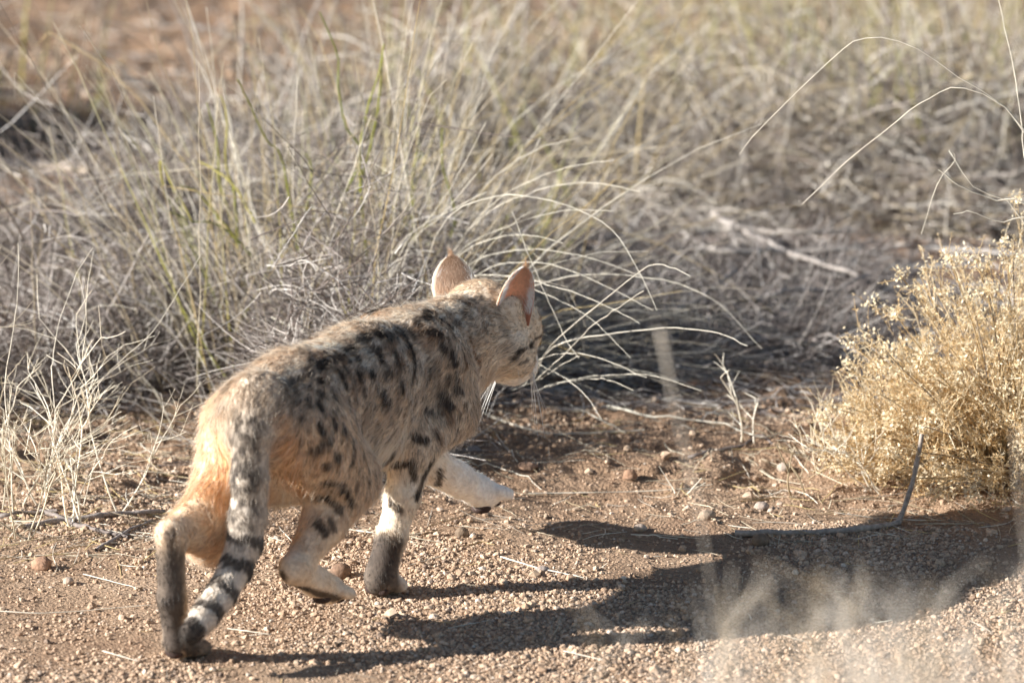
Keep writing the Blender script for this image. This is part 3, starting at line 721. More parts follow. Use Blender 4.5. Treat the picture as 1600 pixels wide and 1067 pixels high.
parts = [litter(330, (.12, .85), (1.25, 2.5), .08, .28, .0021, GREYT[[1, 2, 5]]), litter(1500, (.0, .75), (.95, 1.7), .02, .12, .0010, GREYT), litter(3600, (-1.1, 1.2), (.95, 4.2), .02, .14, .0010, GREYT),
         litter(900, (.2, .9), (.25, 1.0), .02, .12, .0007, STRAW, lambda x, y: np.clip((x - .25) * 2.2, 0, 1) * np.clip(1.3 - abs(y - .62) * 2.5, 0, 1)),
         litter(520, (-.85, -.36), (.12, 1.0), .02, .12, .0007, STRAW),
         litter(420, (-.5, .6), (.25, 1.0), .015, .10, .0006, STRAW),
         litter(130, (-.7, .7), (-.45, .3), .01, .05, .0006, STRAW)]
Vs, Qs, Cs, off = [], [], [], 0
for P, R, c in parts:
    V, Q, who = tubes(P, R, 3); Vs.append(V); Qs.append(Q + off); Cs.append(c[who]); off += len(V)
add_obj('dry_litter', new_mesh('dry_litter', np.concatenate(Vs), np.concatenate(Qs), m_twig, color=np.concatenate(Cs)), kind='stuff',
        label='broken straw and twig bits strewn over the sand', category='litter')

# --- stones one can pick out
def stone(px, py, rpx, col, label, seed, flat=.8, name='stone', rough_=.18):
    p = on_ground(px, py); rad = rpx / PXM; nu, nv = 16, 11
    u = np.linspace(0, 6.28319, nu, endpoint=False); v = np.linspace(0, math.pi, nv)
    V = np.stack([np.outer(np.sin(v), np.cos(u)), np.outer(np.sin(v), np.sin(u)), np.outer(np.cos(v), np.ones(nu))], -1).reshape(-1, 3)
    V = V * (1 + rough_ * fbm(V + seed * 3.1, 1.6, 3, seed))[:, None] * rad * np.array([1, .9, flat])
    idx = np.arange(nu * nv).reshape(nv, nu); q = np.stack([idx[:-1], idx[1:], np.roll(idx[1:], -1, 1), np.roll(idx[:-1], -1, 1)], -1).reshape(-1, 4)
    add_obj(name, new_mesh(name, V, q, m_stone, color=np.tile(np.asarray(col, float), (len(V), 1))), loc=p + np.array([0, 0, rad * flat * .55]), label=label, category='stone')
m_stone = mat_tinted('stone', rough=.9, noise_scale=160, noise_amt=.35, spec=.2, bump=.0015, bump_scale=260)
BRN = (.20, .145, .10)
stone(722, 838, 11.5, BRN, 'round brown pellet below the raised fore paw', 1, .9, 'round_pellet', .06)
stone(1188, 852, 15, BRN, 'round brown pellet against the bent stick', 2, .85, 'round_pellet', .08)
stone(1105, 810, 14, (.33, .25, .18), 'low round tan stone left of the bent stick', 3, .7)
stone(530, 842, 12, BRN, 'round dark pellet behind the lifted hind leg', 4, .95, 'round_pellet', .06)
stone(533, 902, 17, (.19, .12, .08), 'dark rounded clod between the lifted hind paw and the standing fore paw', 5, .9)
stone(738, 708, 16, (.34, .30, .27), 'pale flat stone under the chest of the wildcat', 6, .5)
stone(1000, 829, 12, (.42, .33, .26), 'small pale stone above the shadow of the raised paw', 7, .6)
stone(1086, 606, 20, (.22, .13, .085), 'reddish clod in the dark hollow right of the muzzle', 8, .45, 'clod', .55)
stone(848, 893, 11, (.33, .27, .23), 'grey stone touching the bright straw on the gravel', 9, .55)
stone(824, 733, 18, (.30, .19, .125), 'reddish clod beyond the raised fore paw', 10, .42, 'clod', .55)
stone(107, 912, 9, (.44, .34, .26), 'small pale round stone on the gravel at the left', 11, .8)
stone(1190, 795, 13, (.40, .32, .26), 'pale stone below the scrape left of the golden bush', 12, .6)
stone(65, 888, 16, (.33, .20, .13), 'brown clod under the pale branching shrub', 13, .7, 'clod', .55)
stone(1225, 735, 12, (.40, .33, .265), 'whitish stone at the rim of the scrape', 14, .7)
stone(985, 748, 13, (.30, .18, .115), 'brown clod beside the thin level straw', 15, .7, 'clod', .55)
stone(1165, 560, 18, (.22, .14, .10), 'dark clod at the right end of the dark hollow', 16, .6, 'clod', .55)
# ------------------------------------------------------------------ the wildcat
CAT_YAW = math.radians(61)
CAT_AT = np.array([-.296, -.19, 0.0])
ch, cl_ = np.array([math.cos(CAT_YAW), math.sin(CAT_YAW), 0]), np.array([-math.sin(CAT_YAW), math.cos(CAT_YAW), 0])
def to_local(p):
    d = np.asarray(p) - CAT_AT
    return np.stack([d @ ch, d @ cl_, d[..., 2]], -1)
def dir_local(d):
    return np.array([d @ ch, d @ cl_, d[2]])

# head frame inside the cat's frame
HEAD = np.array([.524, -.018, .282])
HS = 1.22
hy, hp, hr = math.radians(-17), math.radians(-29), math.radians(4)
Rm = Matrix.Rotation(hy, 3, 'Z') @ Matrix.Rotation(-hp, 3, 'Y') @ Matrix.Rotation(-hr, 3, 'X')
HR = np.array(Rm)
def hd(f, s, u): return HEAD + HR @ np.array([f, s, u]) * HS

PR = []     # a, b, ra, rb, lateral squash, blend, comb direction, fur length, region
def cap(a, b, ra, rb, k=.014, comb=(-1, 0, -.3), fur=.012, reg='body', sy=1.):
    PR.append((np.array(a, float), np.array(b, float), ra, rb, k, np.array(comb, float), fur, reg, sy))
back = (-1, 0, -.35); down = (-.2, 0, -1)
# trunk
cap((-.035, 0, .288), (.05, 0, .280), .058, .068, .03, back, .017)
cap((.05, 0, .280), (.20, 0, .276), .074, .077, .03, back, .016, sy=.86)
cap((.20, 0, .274), (.34, 0, .266), .079, .078, .03, back, .015, sy=.80)
cap((.03, 0, .215), (.26, 0, .222), .048, .056, .03, (-.5, 0, -1), .024, 'belly', .95)
cap((.33, 0, .285), (.44, -.006, .295), .060, .050, .03, back, .014, 'neck', .92)
cap((.36, 0, .235), (.405, -.003, .225), .048, .042, .03, (-.4, 0, -1), .016, 'chest')
cap((.42, -.004, .240), (.485, -.016, .262), .042, .040, .025, (-.5, 0, -.8), .013, 'chest')
for s in (-1, 1):
    cap((.315, s * .036, .322), (.365, s * .042, .262), .024, .032, .025, back, .014)
# tail
tailpts = [(-.050, -.008, .322), (-.086, -.017, .284), (-.094, -.019, .228), (-.098, -.019, .180), (-.106, -.018, .145), (-.124, -.015, .116), (-.156, -.013, .092), (-.195, -.012, .072), (-.226, -.012, .060)]
tailr = [.025, .023, .022, .022, .0215, .020, .0185, .0165, .0140]
for i in range(len(tailpts) - 1):
    a, b = np.array(tailpts[i]), np.array(tailpts[i + 1])
    cap(a, b, tailr[i], tailr[i + 1], .008 if i else .02, (b - a) / np.linalg.norm(b - a), .0085, 'tail')
# hind legs: right lifted and swinging forward, left pushing off
cap((.012, -.038, .262), (.092, -.052, .190), .060, .038, .022, (-.35, 0, -1), .012, 'thighR')
cap((.02, -.046, .235), (.060, -.054, .185), .048, .036, .02, (-.35, 0, -1), .012, 'thighR')
cap((.092, -.052, .186), (.030, -.052, .145), .037, .027, .016, (-.6, 0, -.8), .009, 'shankR')
cap((.030, -.052, .145), (-.034, -.049, .104), .027, .0175, .012, (-.6, 0, -.8), .007, 'shankR')
cap((-.040, -.049, .102), (.016, -.046, .074), .0185, .0180, .010, (.8, 0, -.6), .006, 'footR')
cap((.016, -.046, .074), (.056, -.044, .053), .0180, .0195, .010, (.8, 0, -.6), .006, 'footR')
for j, yy in enumerate((-.064, -.051, -.037, -.025)):
    cap((.058, yy * .8 - .009, .053), (.081 - .006 * (j in (0, 3)), yy, .045), .0095, .0086, .003, (.8, 0, -.6), .004, 'footR')
cap((.000, .040, .262), (-.035, .054, .160), .058, .044, .022, (-.35, 0, -1), .012, 'thighL')
cap((-.035, .054, .160), (-.060, .056, .142), .046, .042, .016, (-.5, 0, -1), .014, 'thighL')
cap((-.050, .052, .190), (-.110, .052, .165), .034, .026, .016, (-.6, 0, -.8), .015, 'thighL')
cap((-.050, .054, .142), (-.120, .050, .160), .037, .026, .016, (-.8, 0, -.3), .010, 'shankL')
cap((-.120, .050, .160), (-.176, .045, .168), .026, .0185, .012, (-.8, 0, -.3), .007, 'shankL')
cap((-.178, .045, .166), (-.176, .045, .085), .0185, .0170, .010, (0, 0, -1), .006, 'footL')
cap((-.176, .045, .085), (-.164, .045, .026), .0170, .0170, .010, (0, 0, -1), .006, 'footL')
cap((-.164, .045, .026), (-.146, .044, .018), .0170, .0165, .010, (.6, 0, -.6), .005, 'footL')
for j, yy in enumerate((.028, .038, .050, .060)):
    cap((-.143, yy, .015), (-.122 - .005 * (j in (0, 3)), yy, .012), .0105, .0095, .006, (1, 0, -.2), .004, 'footL')
# fore legs: right bearing weight, left reaching forward above the ground
cap((.345, -.040, .285), (.352, -.050, .222), .034, .036, .02, (-.3, 0, -1), .013, 'armR')
cap((.352, -.050, .222), (.262, -.048, .192), .036, .030, .018, (-.4, 0, -1), .012, 'armR')
cap((.270, -.048, .200), (.250, -.040, .128), .031, .0215, .014, (0, 0, -1), .008, 'armR')
cap((.250, -.040, .128), (.238, -.030, .075), .0215, .0190, .010, (0, 0, -1), .006, 'foreR')
cap((.238, -.030, .075), (.226, -.022, .030), .0190, .0205, .010, (0, 0, -1), .006, 'foreR')
cap((.224, -.022, .022), (.240, -.020, .018), .0205, .0170, .008, (.6, 0, -.7), .005, 'foreR')
for j, yy in enumerate((-.040, -.028, -.015, -.004)):
    cap((.240, yy, .014), (.252 - .006 * (j in (0, 3)), yy, .012), .0108, .0095, .006, (1, 0, -.2), .004, 'foreR')
cap((.375, .040, .245), (.405, .046, .170), .040, .034, .02, (.1, 0, -1), .012, 'armL')
cap((.400, .046, .180), (.445, .042, .122), .034, .027, .016, (.6, 0, -.7), .011, 'armL')
cap((.445, .042, .122), (.522, .032, .080), .027, .0215, .012, (.8, 0, -.5), .008, 'foreL')
cap((.522, .032, .080), (.560, .026, .058), .0215, .0200, .010, (.8, 0, -.5), .006, 'foreL')
cap((.560, .026, .058), (.583, .023, .048), .0200, .0195, .010, (.9, 0, -.3), .005, 'foreL')
for j, yy in enumerate((.044, .030, .015, .001)):
    cap((.580, yy * .8 + .004, .054), (.610 - .008 * (j in (0, 3)), yy, .046), .0098, .0092, .003, (1, 0, -.3), .004, 'foreL')
# head
hb = -HR[:, 0] * .9 - HR[:, 2] * .25
cap(hd(-.022, 0, .010), hd(.012, 0, .012), .041 * HS, .040 * HS, .02, hb, .008, 'head', 1.05)
for s in (-1, 1):
    cap(hd(-.005, s * .024, -.012), hd(.022, s * .021, -.016), .030 * HS, .023 * HS, .014, hb + HR[:, 1] * s * .3 - HR[:, 2] * .5, .011, 'cheek')
    cap(hd(.024, s * .018, .020), hd(.033, s * .022, .013), .016 * HS, .012 * HS, .010, hb, .005, 'head')
    cap(hd(.050, s * .009, -.018), hd(.058, s * .008, -.017), .0135 * HS, .0115 * HS, .008, hb, .005, 'muzzle')
    cap(hd(-.018, s * .030, .018), hd(-.022, s * .034, .028), .016 * HS, .012 * HS, .012, HR[:, 2], .006, 'head')
cap(hd(.018, 0, .022), hd(.062, 0, -.003), .020 * HS, .0105 * HS, .012, hb, .004, 'head')
cap(hd(.030, 0, -.014), hd(.054, 0, -.014), .026 * HS, .016 * HS, .012, hb, .006, 'muzzle')
cap(hd(.035, 0, -.030), hd(.053, 0, -.030), .014 * HS, .0105 * HS, .010, hb - HR[:, 2] * .4, .006, 'muzzle')
cap(hd(-.03, 0, -.010), (.43, -.004, .285), .044, .050, .025, hb, .012, 'neck')

def sd_cap(p, pr):
    a, b, ra, rb, sy = pr[0], pr[1], pr[2], pr[3], pr[8]
    sc = np.array([1, 1 / sy, 1.])
    q = (p - a) * sc; d = (b - a) * sc
    t = np.clip((q @ d) / max(d @ d, 1e-9), 0, 1)
    return np.linalg.norm(q - t[..., None] * d, axis=-1) - (ra + (rb - ra) * t)
VOX = .004
lo = np.array([-.27, -.14, -.02]); hi = np.array([.66, .14, .42])
dims = np.ceil((hi - lo) / VOX).astype(int)
ax = [lo[i] + VOX * np.arange(dims[i]) for i in range(3)]
FLD = np.full(dims, .08)
for pr in PR:
    m = max(pr[2], pr[3]) + .03
    mn = np.minimum(pr[0], pr[1]) - m; mx_ = np.maximum(pr[0], pr[1]) + m
    i0 = np.clip(((mn - lo) / VOX).astype(int), 0, dims); i1 = np.clip(((mx_ - lo) / VOX).astype(int) + 1, 0, dims)
    g = np.stack(np.meshgrid(ax[0][i0[0]:i1[0]], ax[1][i0[1]:i1[1]], ax[2][i0[2]:i1[2]], indexing='ij'), -1)
    d = sd_cap(g, pr); sl = tuple(slice(i0[i], i1[i]) for i in range(3)); f = FLD[sl]; k = pr[4]
    h = np.clip(.5 + .5 * (f - d) / k, 0, 1)
    FLD[sl] = f + (d - f) * h - k * h * (1 - h)

def surface_nets(F, lo, vox):
    S = F < 0
    nx, ny, nz = F.shape
    cs = np.stack([S[i:nx - 1 + i, j:ny - 1 + j, k:nz - 1 + k] for i in (0, 1) for j in (0, 1) for k in (0, 1)], 0)
    cnt = cs.sum(0); act = (cnt > 0) & (cnt < 8)
    ci = np.argwhere(act); vid = -np.ones(act.shape, int); vid[act] = np.arange(len(ci))
    acc = np.zeros((len(ci), 3)); num = np.zeros(len(ci))
    corners = [(i, j, k) for i in (0, 1) for j in (0, 1) for k in (0, 1)]
    for a in corners:
        for axn in range(3):
            if a[axn]: continue
            b = list(a); b[axn] = 1
            fa = F[ci[:, 0] + a[0], ci[:, 1] + a[1], ci[:, 2] + a[2]]; fb = F[ci[:, 0] + b[0], ci[:, 1] + b[1], ci[:, 2] + b[2]]
            cr = (fa < 0) != (fb < 0)
            t = np.where(cr, fa / np.where(cr, fa - fb, 1), 0)
            pt = np.array(a, float)[None].repeat(len(ci), 0); pt[:, axn] = t
            acc[cr] += pt[cr]; num[cr] += 1
    V = lo + vox * (ci + acc / num[:, None])
    Q = []
    for axn in range(3):
        u, w = [(1, 2), (2, 0), (0, 1)][axn]
        s0 = [slice(None)] * 3; s1 = [slice(None)] * 3; s0[axn] = slice(0, -1); s1[axn] = slice(1, None)
        e = np.argwhere(S[tuple(s0)] != S[tuple(s1)])
        e = e[(e[:, u] > 0) & (e[:, w] > 0) & (e[:, u] < F.shape[u] - 1) & (e[:, w] < F.shape[w] - 1)]
        du = np.zeros(3, int); du[u] = 1; dw = np.zeros(3, int); dw[w] = 1
        g = lambda q: vid[q[:, 0], q[:, 1], q[:, 2]]
        q = np.stack([g(e - du - dw), g(e - dw), g(e), g(e - du)], -1)
        flip = ~S[e[:, 0], e[:, 1], e[:, 2]]
        q[flip] = q[flip][:, ::-1]
        Q.append(q)
    return V, np.concatenate(Q)
BV, BQ = surface_nets(FLD, lo, VOX)
# a little relaxing takes the grid out of the surface
nb = np.concatenate([BQ[:, [0, 1]], BQ[:, [1, 2]], BQ[:, [2, 3]], BQ[:, [3, 0]]])
for _ in range(3):
    s = np.zeros_like(BV); c = np.zeros(len(BV))
    for i, j in ((0, 1), (1, 0)):
        np.add.at(s, nb[:, i], BV[nb[:, j]]); np.add.at(c, nb[:, i], 1)
    BV = BV * .5 + .5 * s / c[:, None]
def field_normal(p):
    q = (p - lo) / VOX
    def smp(q):
        q = np.clip(q, 0, np.array(FLD.shape) - 1.001); f = q.astype(int); t = q - f; o = 0
        for a in (0, 1):
            for b in (0, 1):
                for c in (0, 1):
                    o = o + (t[:, 0] if a else 1 - t[:, 0]) * (t[:, 1] if b else 1 - t[:, 1]) * (t[:, 2] if c else 1 - t[:, 2]) * FLD[f[:, 0] + a, f[:, 1] + b, f[:, 2] + c]
        return o
    g = np.stack([smp(q + e) - smp(q - e) for e in np.eye(3)], -1)
    return g / (np.linalg.norm(g, axis=1, keepdims=True) + 1e-9)
BVH = BVHTree.FromPolygons([tuple(v) for v in BV], [tuple(int(i) for i in q) for q in BQ])
cam_l = to_local(CAM)
def cat_pixel(px, py):
    d = dir_local(pix_ray(px, py))
    hit = BVH.ray_cast(Vector(cam_l), Vector(d))
    if hit[0] is None:
        hit = BVH.find_nearest(Vector(cam_l + d * DIST))
    return np.array(hit[0])
# ---- coat colours (fur's own markings and a sunlit rim on the back, kept on the body)
DARK = np.array([.030, .024, .020]); BROWN = np.array([.16, .075, .03]); ORANGE = np.array([.58, .315, .15])
CREAM = np.array([.84, .72, .57]); TAN = np.array([.51, .375, .255]); GREY = np.array([.44, .36, .285]); WHITE = np.array([.88, .83, .76])
MARKS = [  # x1 y1 x2 y2 radius(px) strength
 (580,583,581,586,9,1),(599,616,604,630,9,1),(628,596,630,614,5,.9),(648,580,643,600,5,.8),(540,602,542,608,6,.9),(567,606,568,616,5,.7),(523,618,525,623,5,.8),
 (500,592,501,597,6,.9),(502,613,503,618,6,.8),(499,630,502,638,6,.9),(482,626,484,632,6,.8),(546,634,547,646,5,.8),(523,655,524,668,5,.9),(499,667,501,675,7,.9),
 (514,686,515,691,6,.9),(503,695,500,705,7,.8),(538,668,539,680,5,.9),(564,665,565,676,5,.8),(584,632,586,640,4,.6),(551,690,553,718,5,.8),(486,702,484,706,5,.7),
 (527,711,529,716,6,.9),(585,688,586,694,4,.6),(510,726,511,731,6,.8),(567,706,568,714,4,.6),(558,754,559,762,5,.6),(478,672,480,676,5,.5),(468,690,470,694,5,.5),
 (470,650,472,655,5,.6),(455,640,458,645,5,.6),(462,610,466,616,5,.6),(446,612,450,618,5,.5),(540,575,542,580,6,.8),(560,585,562,592,6,.8),(600,585,602,590,5,.6),
 (590,660,592,670,4,.5),(610,650,612,662,4,.5),(620,635,622,648,4,.5),(606,575,608,584,5,.7),
 (560,532,574,526,9,.8),(590,524,598,521,8,.8),(543,549,556,542,8,.8),(577,549,590,543,8,.75),(604,526,613,523,7,.7),(500,572,512,565,9,.9),(520,560,530,556,7,.7),(470,590,484,582,8,.75),(452,600,465,594,8,.6),(593,556,597,566,8,.9),
 (559,556,562,564,8,.8),(530,580,534,590,8,.8),(616,550,622,568,6,.85),(622,512,640,540,6,.85),(640,540,648,570,6,.85),(632,508,650,530,5,.6),
 (669,486,668,500,9,.9),(690,500,706,512,6,.9),(672,519,690,524,6,.85),(690,541,694,548,7,.85),(706,552,710,568,6,.9),(680,572,686,612,12,.55),(714,586,715,594,5,.8),(700,590,701,600,6,.8),
 (712,606,721,612,6,.85),(692,620,702,636,11,.85),(666,641,674,644,6,.9),(664,545,668,560,7,.5),(655,500,662,520,8,.6),(660,470,668,478,7,.6),(700,530,704,540,6,.6),(684,636,688,646,8,.6),
 (648,683,669,688,7,.9),(680,676,684,686,6,.7),(612,710,598,752,9,1),(615,727,642,724,7,1),(645,726,648,750,6,1),(612,787,627,800,6,.9),(590,807,593,809,3,.7),
 (686,738,682,758,9,.9),(682,758,668,772,8,.95),(507,753,522,757,5,1),(531,757,545,772,6,1),(545,772,550,790,5,1),(498,775,515,780,6,1),(515,780,531,795,7,1),(496,818,508,832,8,.9),(519,816,520,826,6,.8),
 (597,840,602,870,13,.85),(585,865,590,925,10,.85),(612,860,618,928,11,1),(600,880,602,900,10,.7),
 (440,896,480,920,9,1),(480,920,528,936,9,1),(266,832,268,900,9,.8),(270,890,272,960,12,.95),(268,950,272,1005,15,1),(275,985,300,1015,13,1),(275,1020,308,1026,10,1),
 (726,798,752,800,7,.9),(752,800,778,790,7,1),
 (846,526,830,538,3.5,1),(830,538,812,548,4,1),(812,548,802,562,4,.8),(824,562,812,568,4,.8),(775,470,782,480,5,.5),(778,492,790,520,8,.5),(742,470,752,466,6,.5),(720,470,728,474,6,.45),
]
BROWNS = [(735,530,742,552,4,.9),(742,552,750,572,4,.8),(727,560,729,575,5,.6),(698,646,704,660,9,.6),(682,672,688,690,8,.6),(672,524,690,528,8,.5),(770,455,772,478,8,.6),(585,850,592,880,8,.6),(792,540,786,560,7,.3),(690,505,705,515,9,.4),(560,588,566,600,7,.4),(597,625,606,634,9,.4)]
ORANGES = [(345,690,350,760,20,.9),(330,760,345,790,18,.8),(425,700,430,790,18,1),(450,700,460,760,18,.7),(470,770,462,840,13,.8),(440,660,445,690,16,.55),(380,560,400,575,16,.35),(470,540,500,525,12,.4),(700,640,720,640,12,.35),(480,690,500,730,20,.35),(305,810,330,830,14,.4),(760,600,745,615,8,.4)]
CREAMS = [(318,625,310,690,15,.85),(340,610,350,640,12,.5),(500,545,528,540,9,.9),(640,760,600,780,12,.6),(580,790,600,830,13,.8),(660,560,652,600,9,.5),(640,610,640,650,9,.35)]
def seg_dist(p, a, b):
    d = b - a; t = np.clip(((p - a) @ d) / max(d @ d, 1e-9), 0, 1)
    return np.linalg.norm(p - a - t[:, None] * d, axis=1)
def place(lst, mirror):
    o = []
    for (x1, y1, x2, y2, r, s) in lst:
        a, b = cat_pixel(x1, y1), cat_pixel(x2, y2)
        if np.linalg.norm(a - b) > .09: b = a
        r = r * (1.12 if r < 8 else .95); s = min(.94, s * 1.05)
        o.append((a, b, r / PXM, s))
        if mirror and .02 < a[0] < .38 and a[2] > .16 and a[1] < 0:
            o.append((a * [1, -1, 1], b * [1, -1, 1], r / PXM, s))
    return o
MK, BR, OR, CR = place(MARKS, True), place(BROWNS, True), place(ORANGES, False), place(CREAMS, False)
REG = [pr[7] for pr in PR]
# smaller flecks between the larger spots, over back, flanks and thighs
sr = np.random.default_rng(19); added = 0
cand = BV[sr.permutation(len(BV))]
for p in cand:
    if added >= 230: break
    if not (-.04 < p[0] < .36 and p[2] > .175 and abs(p[1]) > .02): continue
    if p[0] < .0 and p[2] < .26: continue
    rr_ = sr.uniform(2.6, 4.6) / PXM
    if min(np.linalg.norm(p - (m_[0] + m_[1]) / 2) - m_[2] for m_ in MK) < rr_ + .0055: continue
    e_ = np.array([-.35, 0, -1.]) * sr.uniform(.001, .005)
    MK.append((p, p + e_, rr_, sr.uniform(.6, .9))); added += 1
TP = np.array(tailpts); TL = np.concatenate([[0], np.cumsum(np.linalg.norm(np.diff(TP, axis=0), axis=1))])
RINGS = None
GRIZ = np.zeros(FUR_N)
def coat(P):
    """P (n,3) points on the skin -> colour, comb vector, fur length"""
    n = len(P)
    Dm = np.stack([sd_cap(P, pr) for pr in PR], 1)
    W = np.exp(-(Dm - Dm.min(1, keepdims=True)) / .006); W /= W.sum(1, keepdims=True)
    comb = W @ np.stack([pr[5] / np.linalg.norm(pr[5]) for pr in PR])
    flen = W @ np.array([pr[6] for pr in PR])
    def reg(*names): return W[:, [i for i, r in enumerate(REG) if r in names]].sum(1)
    wt = reg('tail'); x, y, z = P.T
    jit = P + .0022 * np.stack([vnoise(P, 70, 31), vnoise(P, 70, 32), vnoise(P, 70, 33)], -1)
    jit = jit + .0022 * np.stack([vnoise(P, 230, 34), vnoise(P, 230, 35), vnoise(P, 230, 36)], -1)
    col = np.tile(TAN, (n, 1))
    def mix(c, t):
        nonlocal col
        t = np.clip(t, 0, 1)[:, None]; col = col * (1 - t) + np.asarray(c) * t
    sm = lambda e0, e1, v: (lambda t: t * t * (3 - 2 * t))(np.clip((v - e0) / (e1 - e0), 0, 1))
    trunk = reg('body', 'neck', 'belly')
    mix(GREY, trunk * sm(.27, .335, z) * .25)
    mix(CREAM, reg('belly', 'chest') * .6 * (1 - sm(.2, .27, z)))
    mix(CREAM, trunk * .25 * (1 - sm(.22, .28, z))); mix(BROWN * 2.2, trunk * .12 * sm(.29, .34, z))
    mix(CREAM, reg('foreR', 'foreL') * .25); mix(WHITE, reg('foreL') * .5); mix(CREAM, reg('footR') * .25)
    mix(CREAM, reg('armR', 'armL') * .4 * (1 - sm(.15, .24, z)))
    mix(ORANGE, reg('thighL', 'shankL') * .38); mix(ORANGE, reg('thighR', 'shankR') * .12)
    mix(TAN * .9, reg('shankL') * sm(-.10, -.15, x) * .6); mix(TAN * .60, reg('footL') * .8); mix(ORANGE, reg('footR') * .12)
    mix(TAN * 1.05, reg('cheek', 'head') * .8); mix(WHITE, reg('muzzle') * .55); mix(CREAM, reg('cheek') * .35)
    def spots(lst, c, soft=.42):
        for a, b, r, s in lst:
            near = np.linalg.norm(P - (a + b) / 2, axis=1) < np.linalg.norm(a - b) / 2 + r * 2.5 + .01
            if not near.any(): continue
            d = seg_dist(jit[near], a, b)
            t = np.zeros(n); t[near] = s * (1 - sm(r * (1 - soft), r * (1 + soft), d)); mix(c, t)
    spots(OR, ORANGE, .7); spots(CR, CREAM, .7); spots(BR, BROWN, .6)
    ag = fbm(P * [1, 1, 1], 95, 2, 41)                     # grizzled coat: light and dark flecks
    side = sm(.012, .032, np.abs(y)); dark_back = trunk * sm(.275, .325, z) * (.25 + .75 * side)
    mix(DARK, np.clip(dark_back * (.10 + .45 * sm(.0, .45, fbm(P, 95, 2, 43))), 0, .6) * (1 - wt)); mix(BROWN * 2, dark_back * .3 * sm(0, .4, vnoise(P, 33, 45)) * (1 - wt))
    mix(CREAM, trunk * sm(.275, .33, z) * sm(.0, .5, vnoise(P, 75, 47)) * .5); mix(CREAM, trunk * sm(.32, .345, z) * (1 - side) * .12)  # cream flecks, then a pale midline painting the sunlit back rim
    spots(MK, DARK)
    # tail: dark line down its back, then rings and a dark tip
    near = wt > .05
    if near.any():
        q = P[near]; best = np.full(len(q), 9.); tt = np.zeros(len(q)); off = np.zeros((len(q), 3))
        for i in range(len(TP) - 1):
            d = TP[i + 1] - TP[i]; t = np.clip(((q - TP[i]) @ d) / (d @ d), 0, 1)
            e = q - TP[i] - t[:, None] * d; dist = np.linalg.norm(e, axis=1); u = dist < best
            best[u] = dist[u]; tt[u] = (TL[i] + t * (TL[i + 1] - TL[i]))[u]; off[u] = e[u]
        tn = tt / TL[-1]; tj = tn + .016 * vnoise(q, 80, 51) + .012 * vnoise(q, 260, 52)
        base = np.tile(np.array([.40, .335, .265]), (len(q), 1))
        dors = sm(-.1, .7, (-off[:, 0] * .8 + off[:, 2] * .3) / (best + 1e-6)) * sm(.62, .45, tn) * np.clip(.62 + 1.3 * fbm(q, 105, 2, 53), .1, .95)
        ring = np.zeros(len(q))
        for c0, w0, s0 in ((.545, .032, .85), (.650, .038, .92), (.765, .030, .9), (.870, .028, .92), (1.0, .050, .97)):
            ring = np.maximum(ring, s0 * (1 - sm(w0 * .65, w0 * 1.15, np.abs(tj - c0))))
        dk = np.maximum(dors, ring)[:, None]
        base = base + (WHITE - base) * (sm(.5, .62, tn) * .05)[:, None]
        tc_ = base * (1 - dk) + DARK * dk
        col[near] = col[near] * (1 - wt[near, None]) + tc_ * wt[near, None]
    col = col * (1 + .22 * ag[:, None])
    # pads and soles
    mix(DARK * 1.5, reg('footL') * sm(-.166, -.182, x) * .92 * sm(.17, .15, z)); mix(DARK * 1.4, reg('foreR') * sm(.095, .075, z) * sm(.244, .228, x) * .95)
    mix(DARK * 1.5, reg('footL') * sm(-.165, -.15, x) * .75)
    GRIZ[:n] = reg('body', 'neck', 'head', 'thighR', 'armR', 'armL', 'cheek') * .8 + reg('thighL') * .3 if n == len(GRIZ) else 0
    return np.clip(col, .012, .9), comb, flen

m_skin = mat_tinted('coat_underfur', attr='tint', rough=.9, noise_scale=200, noise_amt=.2, spec=.1)
def fur_material(name, trans=.26):
    m, nt, out = mat_new(name)
    at = N(nt, 'ShaderNodeAttribute', attribute_name='fur_color')
    df = N(nt, 'ShaderNodeBsdfDiffuse'); tr = N(nt, 'ShaderNodeBsdfTranslucent'); gl = N(nt, 'ShaderNodeBsdfAnisotropic')
    gl.inputs['Roughness'].default_value = .45
    nt.links.new(at.outputs['Color'], df.inputs[0]); nt.links.new(at.outputs['Color'], tr.inputs[0])
    m1 = N(nt, 'ShaderNodeMixShader'); m1.inputs[0].default_value = trans
    nt.links.new(df.outputs[0], m1.inputs[1]); nt.links.new(tr.outputs[0], m1.inputs[2])
    m2 = N(nt, 'ShaderNodeMixShader'); m2.inputs[0].default_value = .03
    nt.links.new(m1.outputs[0], m2.inputs[1]); nt.links.new(gl.outputs[0], m2.inputs[2])
    nt.links.new(m2.outputs[0], out.inputs[0])
    return m
m_fur = fur_material('cat_fur')

def hair_object(name, P, Rad, C, mat, parent, **props):
    """P (n,k,3), Rad (n,k), C (n,k,3)"""
    n, k, _ = P.shape
    cu = bpy.data.hair_curves.new(name)
    cu.add_curves([k] * n)
    cu.attributes['position'].data.foreach_set('vector', np.ascontiguousarray(P, np.float32).ravel())
    ra = cu.attributes.get('radius') or cu.attributes.new('radius', 'FLOAT', 'POINT')
    ra.data.foreach_set('value', np.ascontiguousarray(Rad, np.float32).ravel())
    ca = cu.attributes.new('fur_color', 'FLOAT_COLOR', 'POINT')
    c4 = np.ones((n, k, 4), np.float32); c4[..., :3] = C
    ca.data.foreach_set('color', c4.ravel())
    cu.materials.append(mat)
    return add_obj(name, cu, parent, **props)

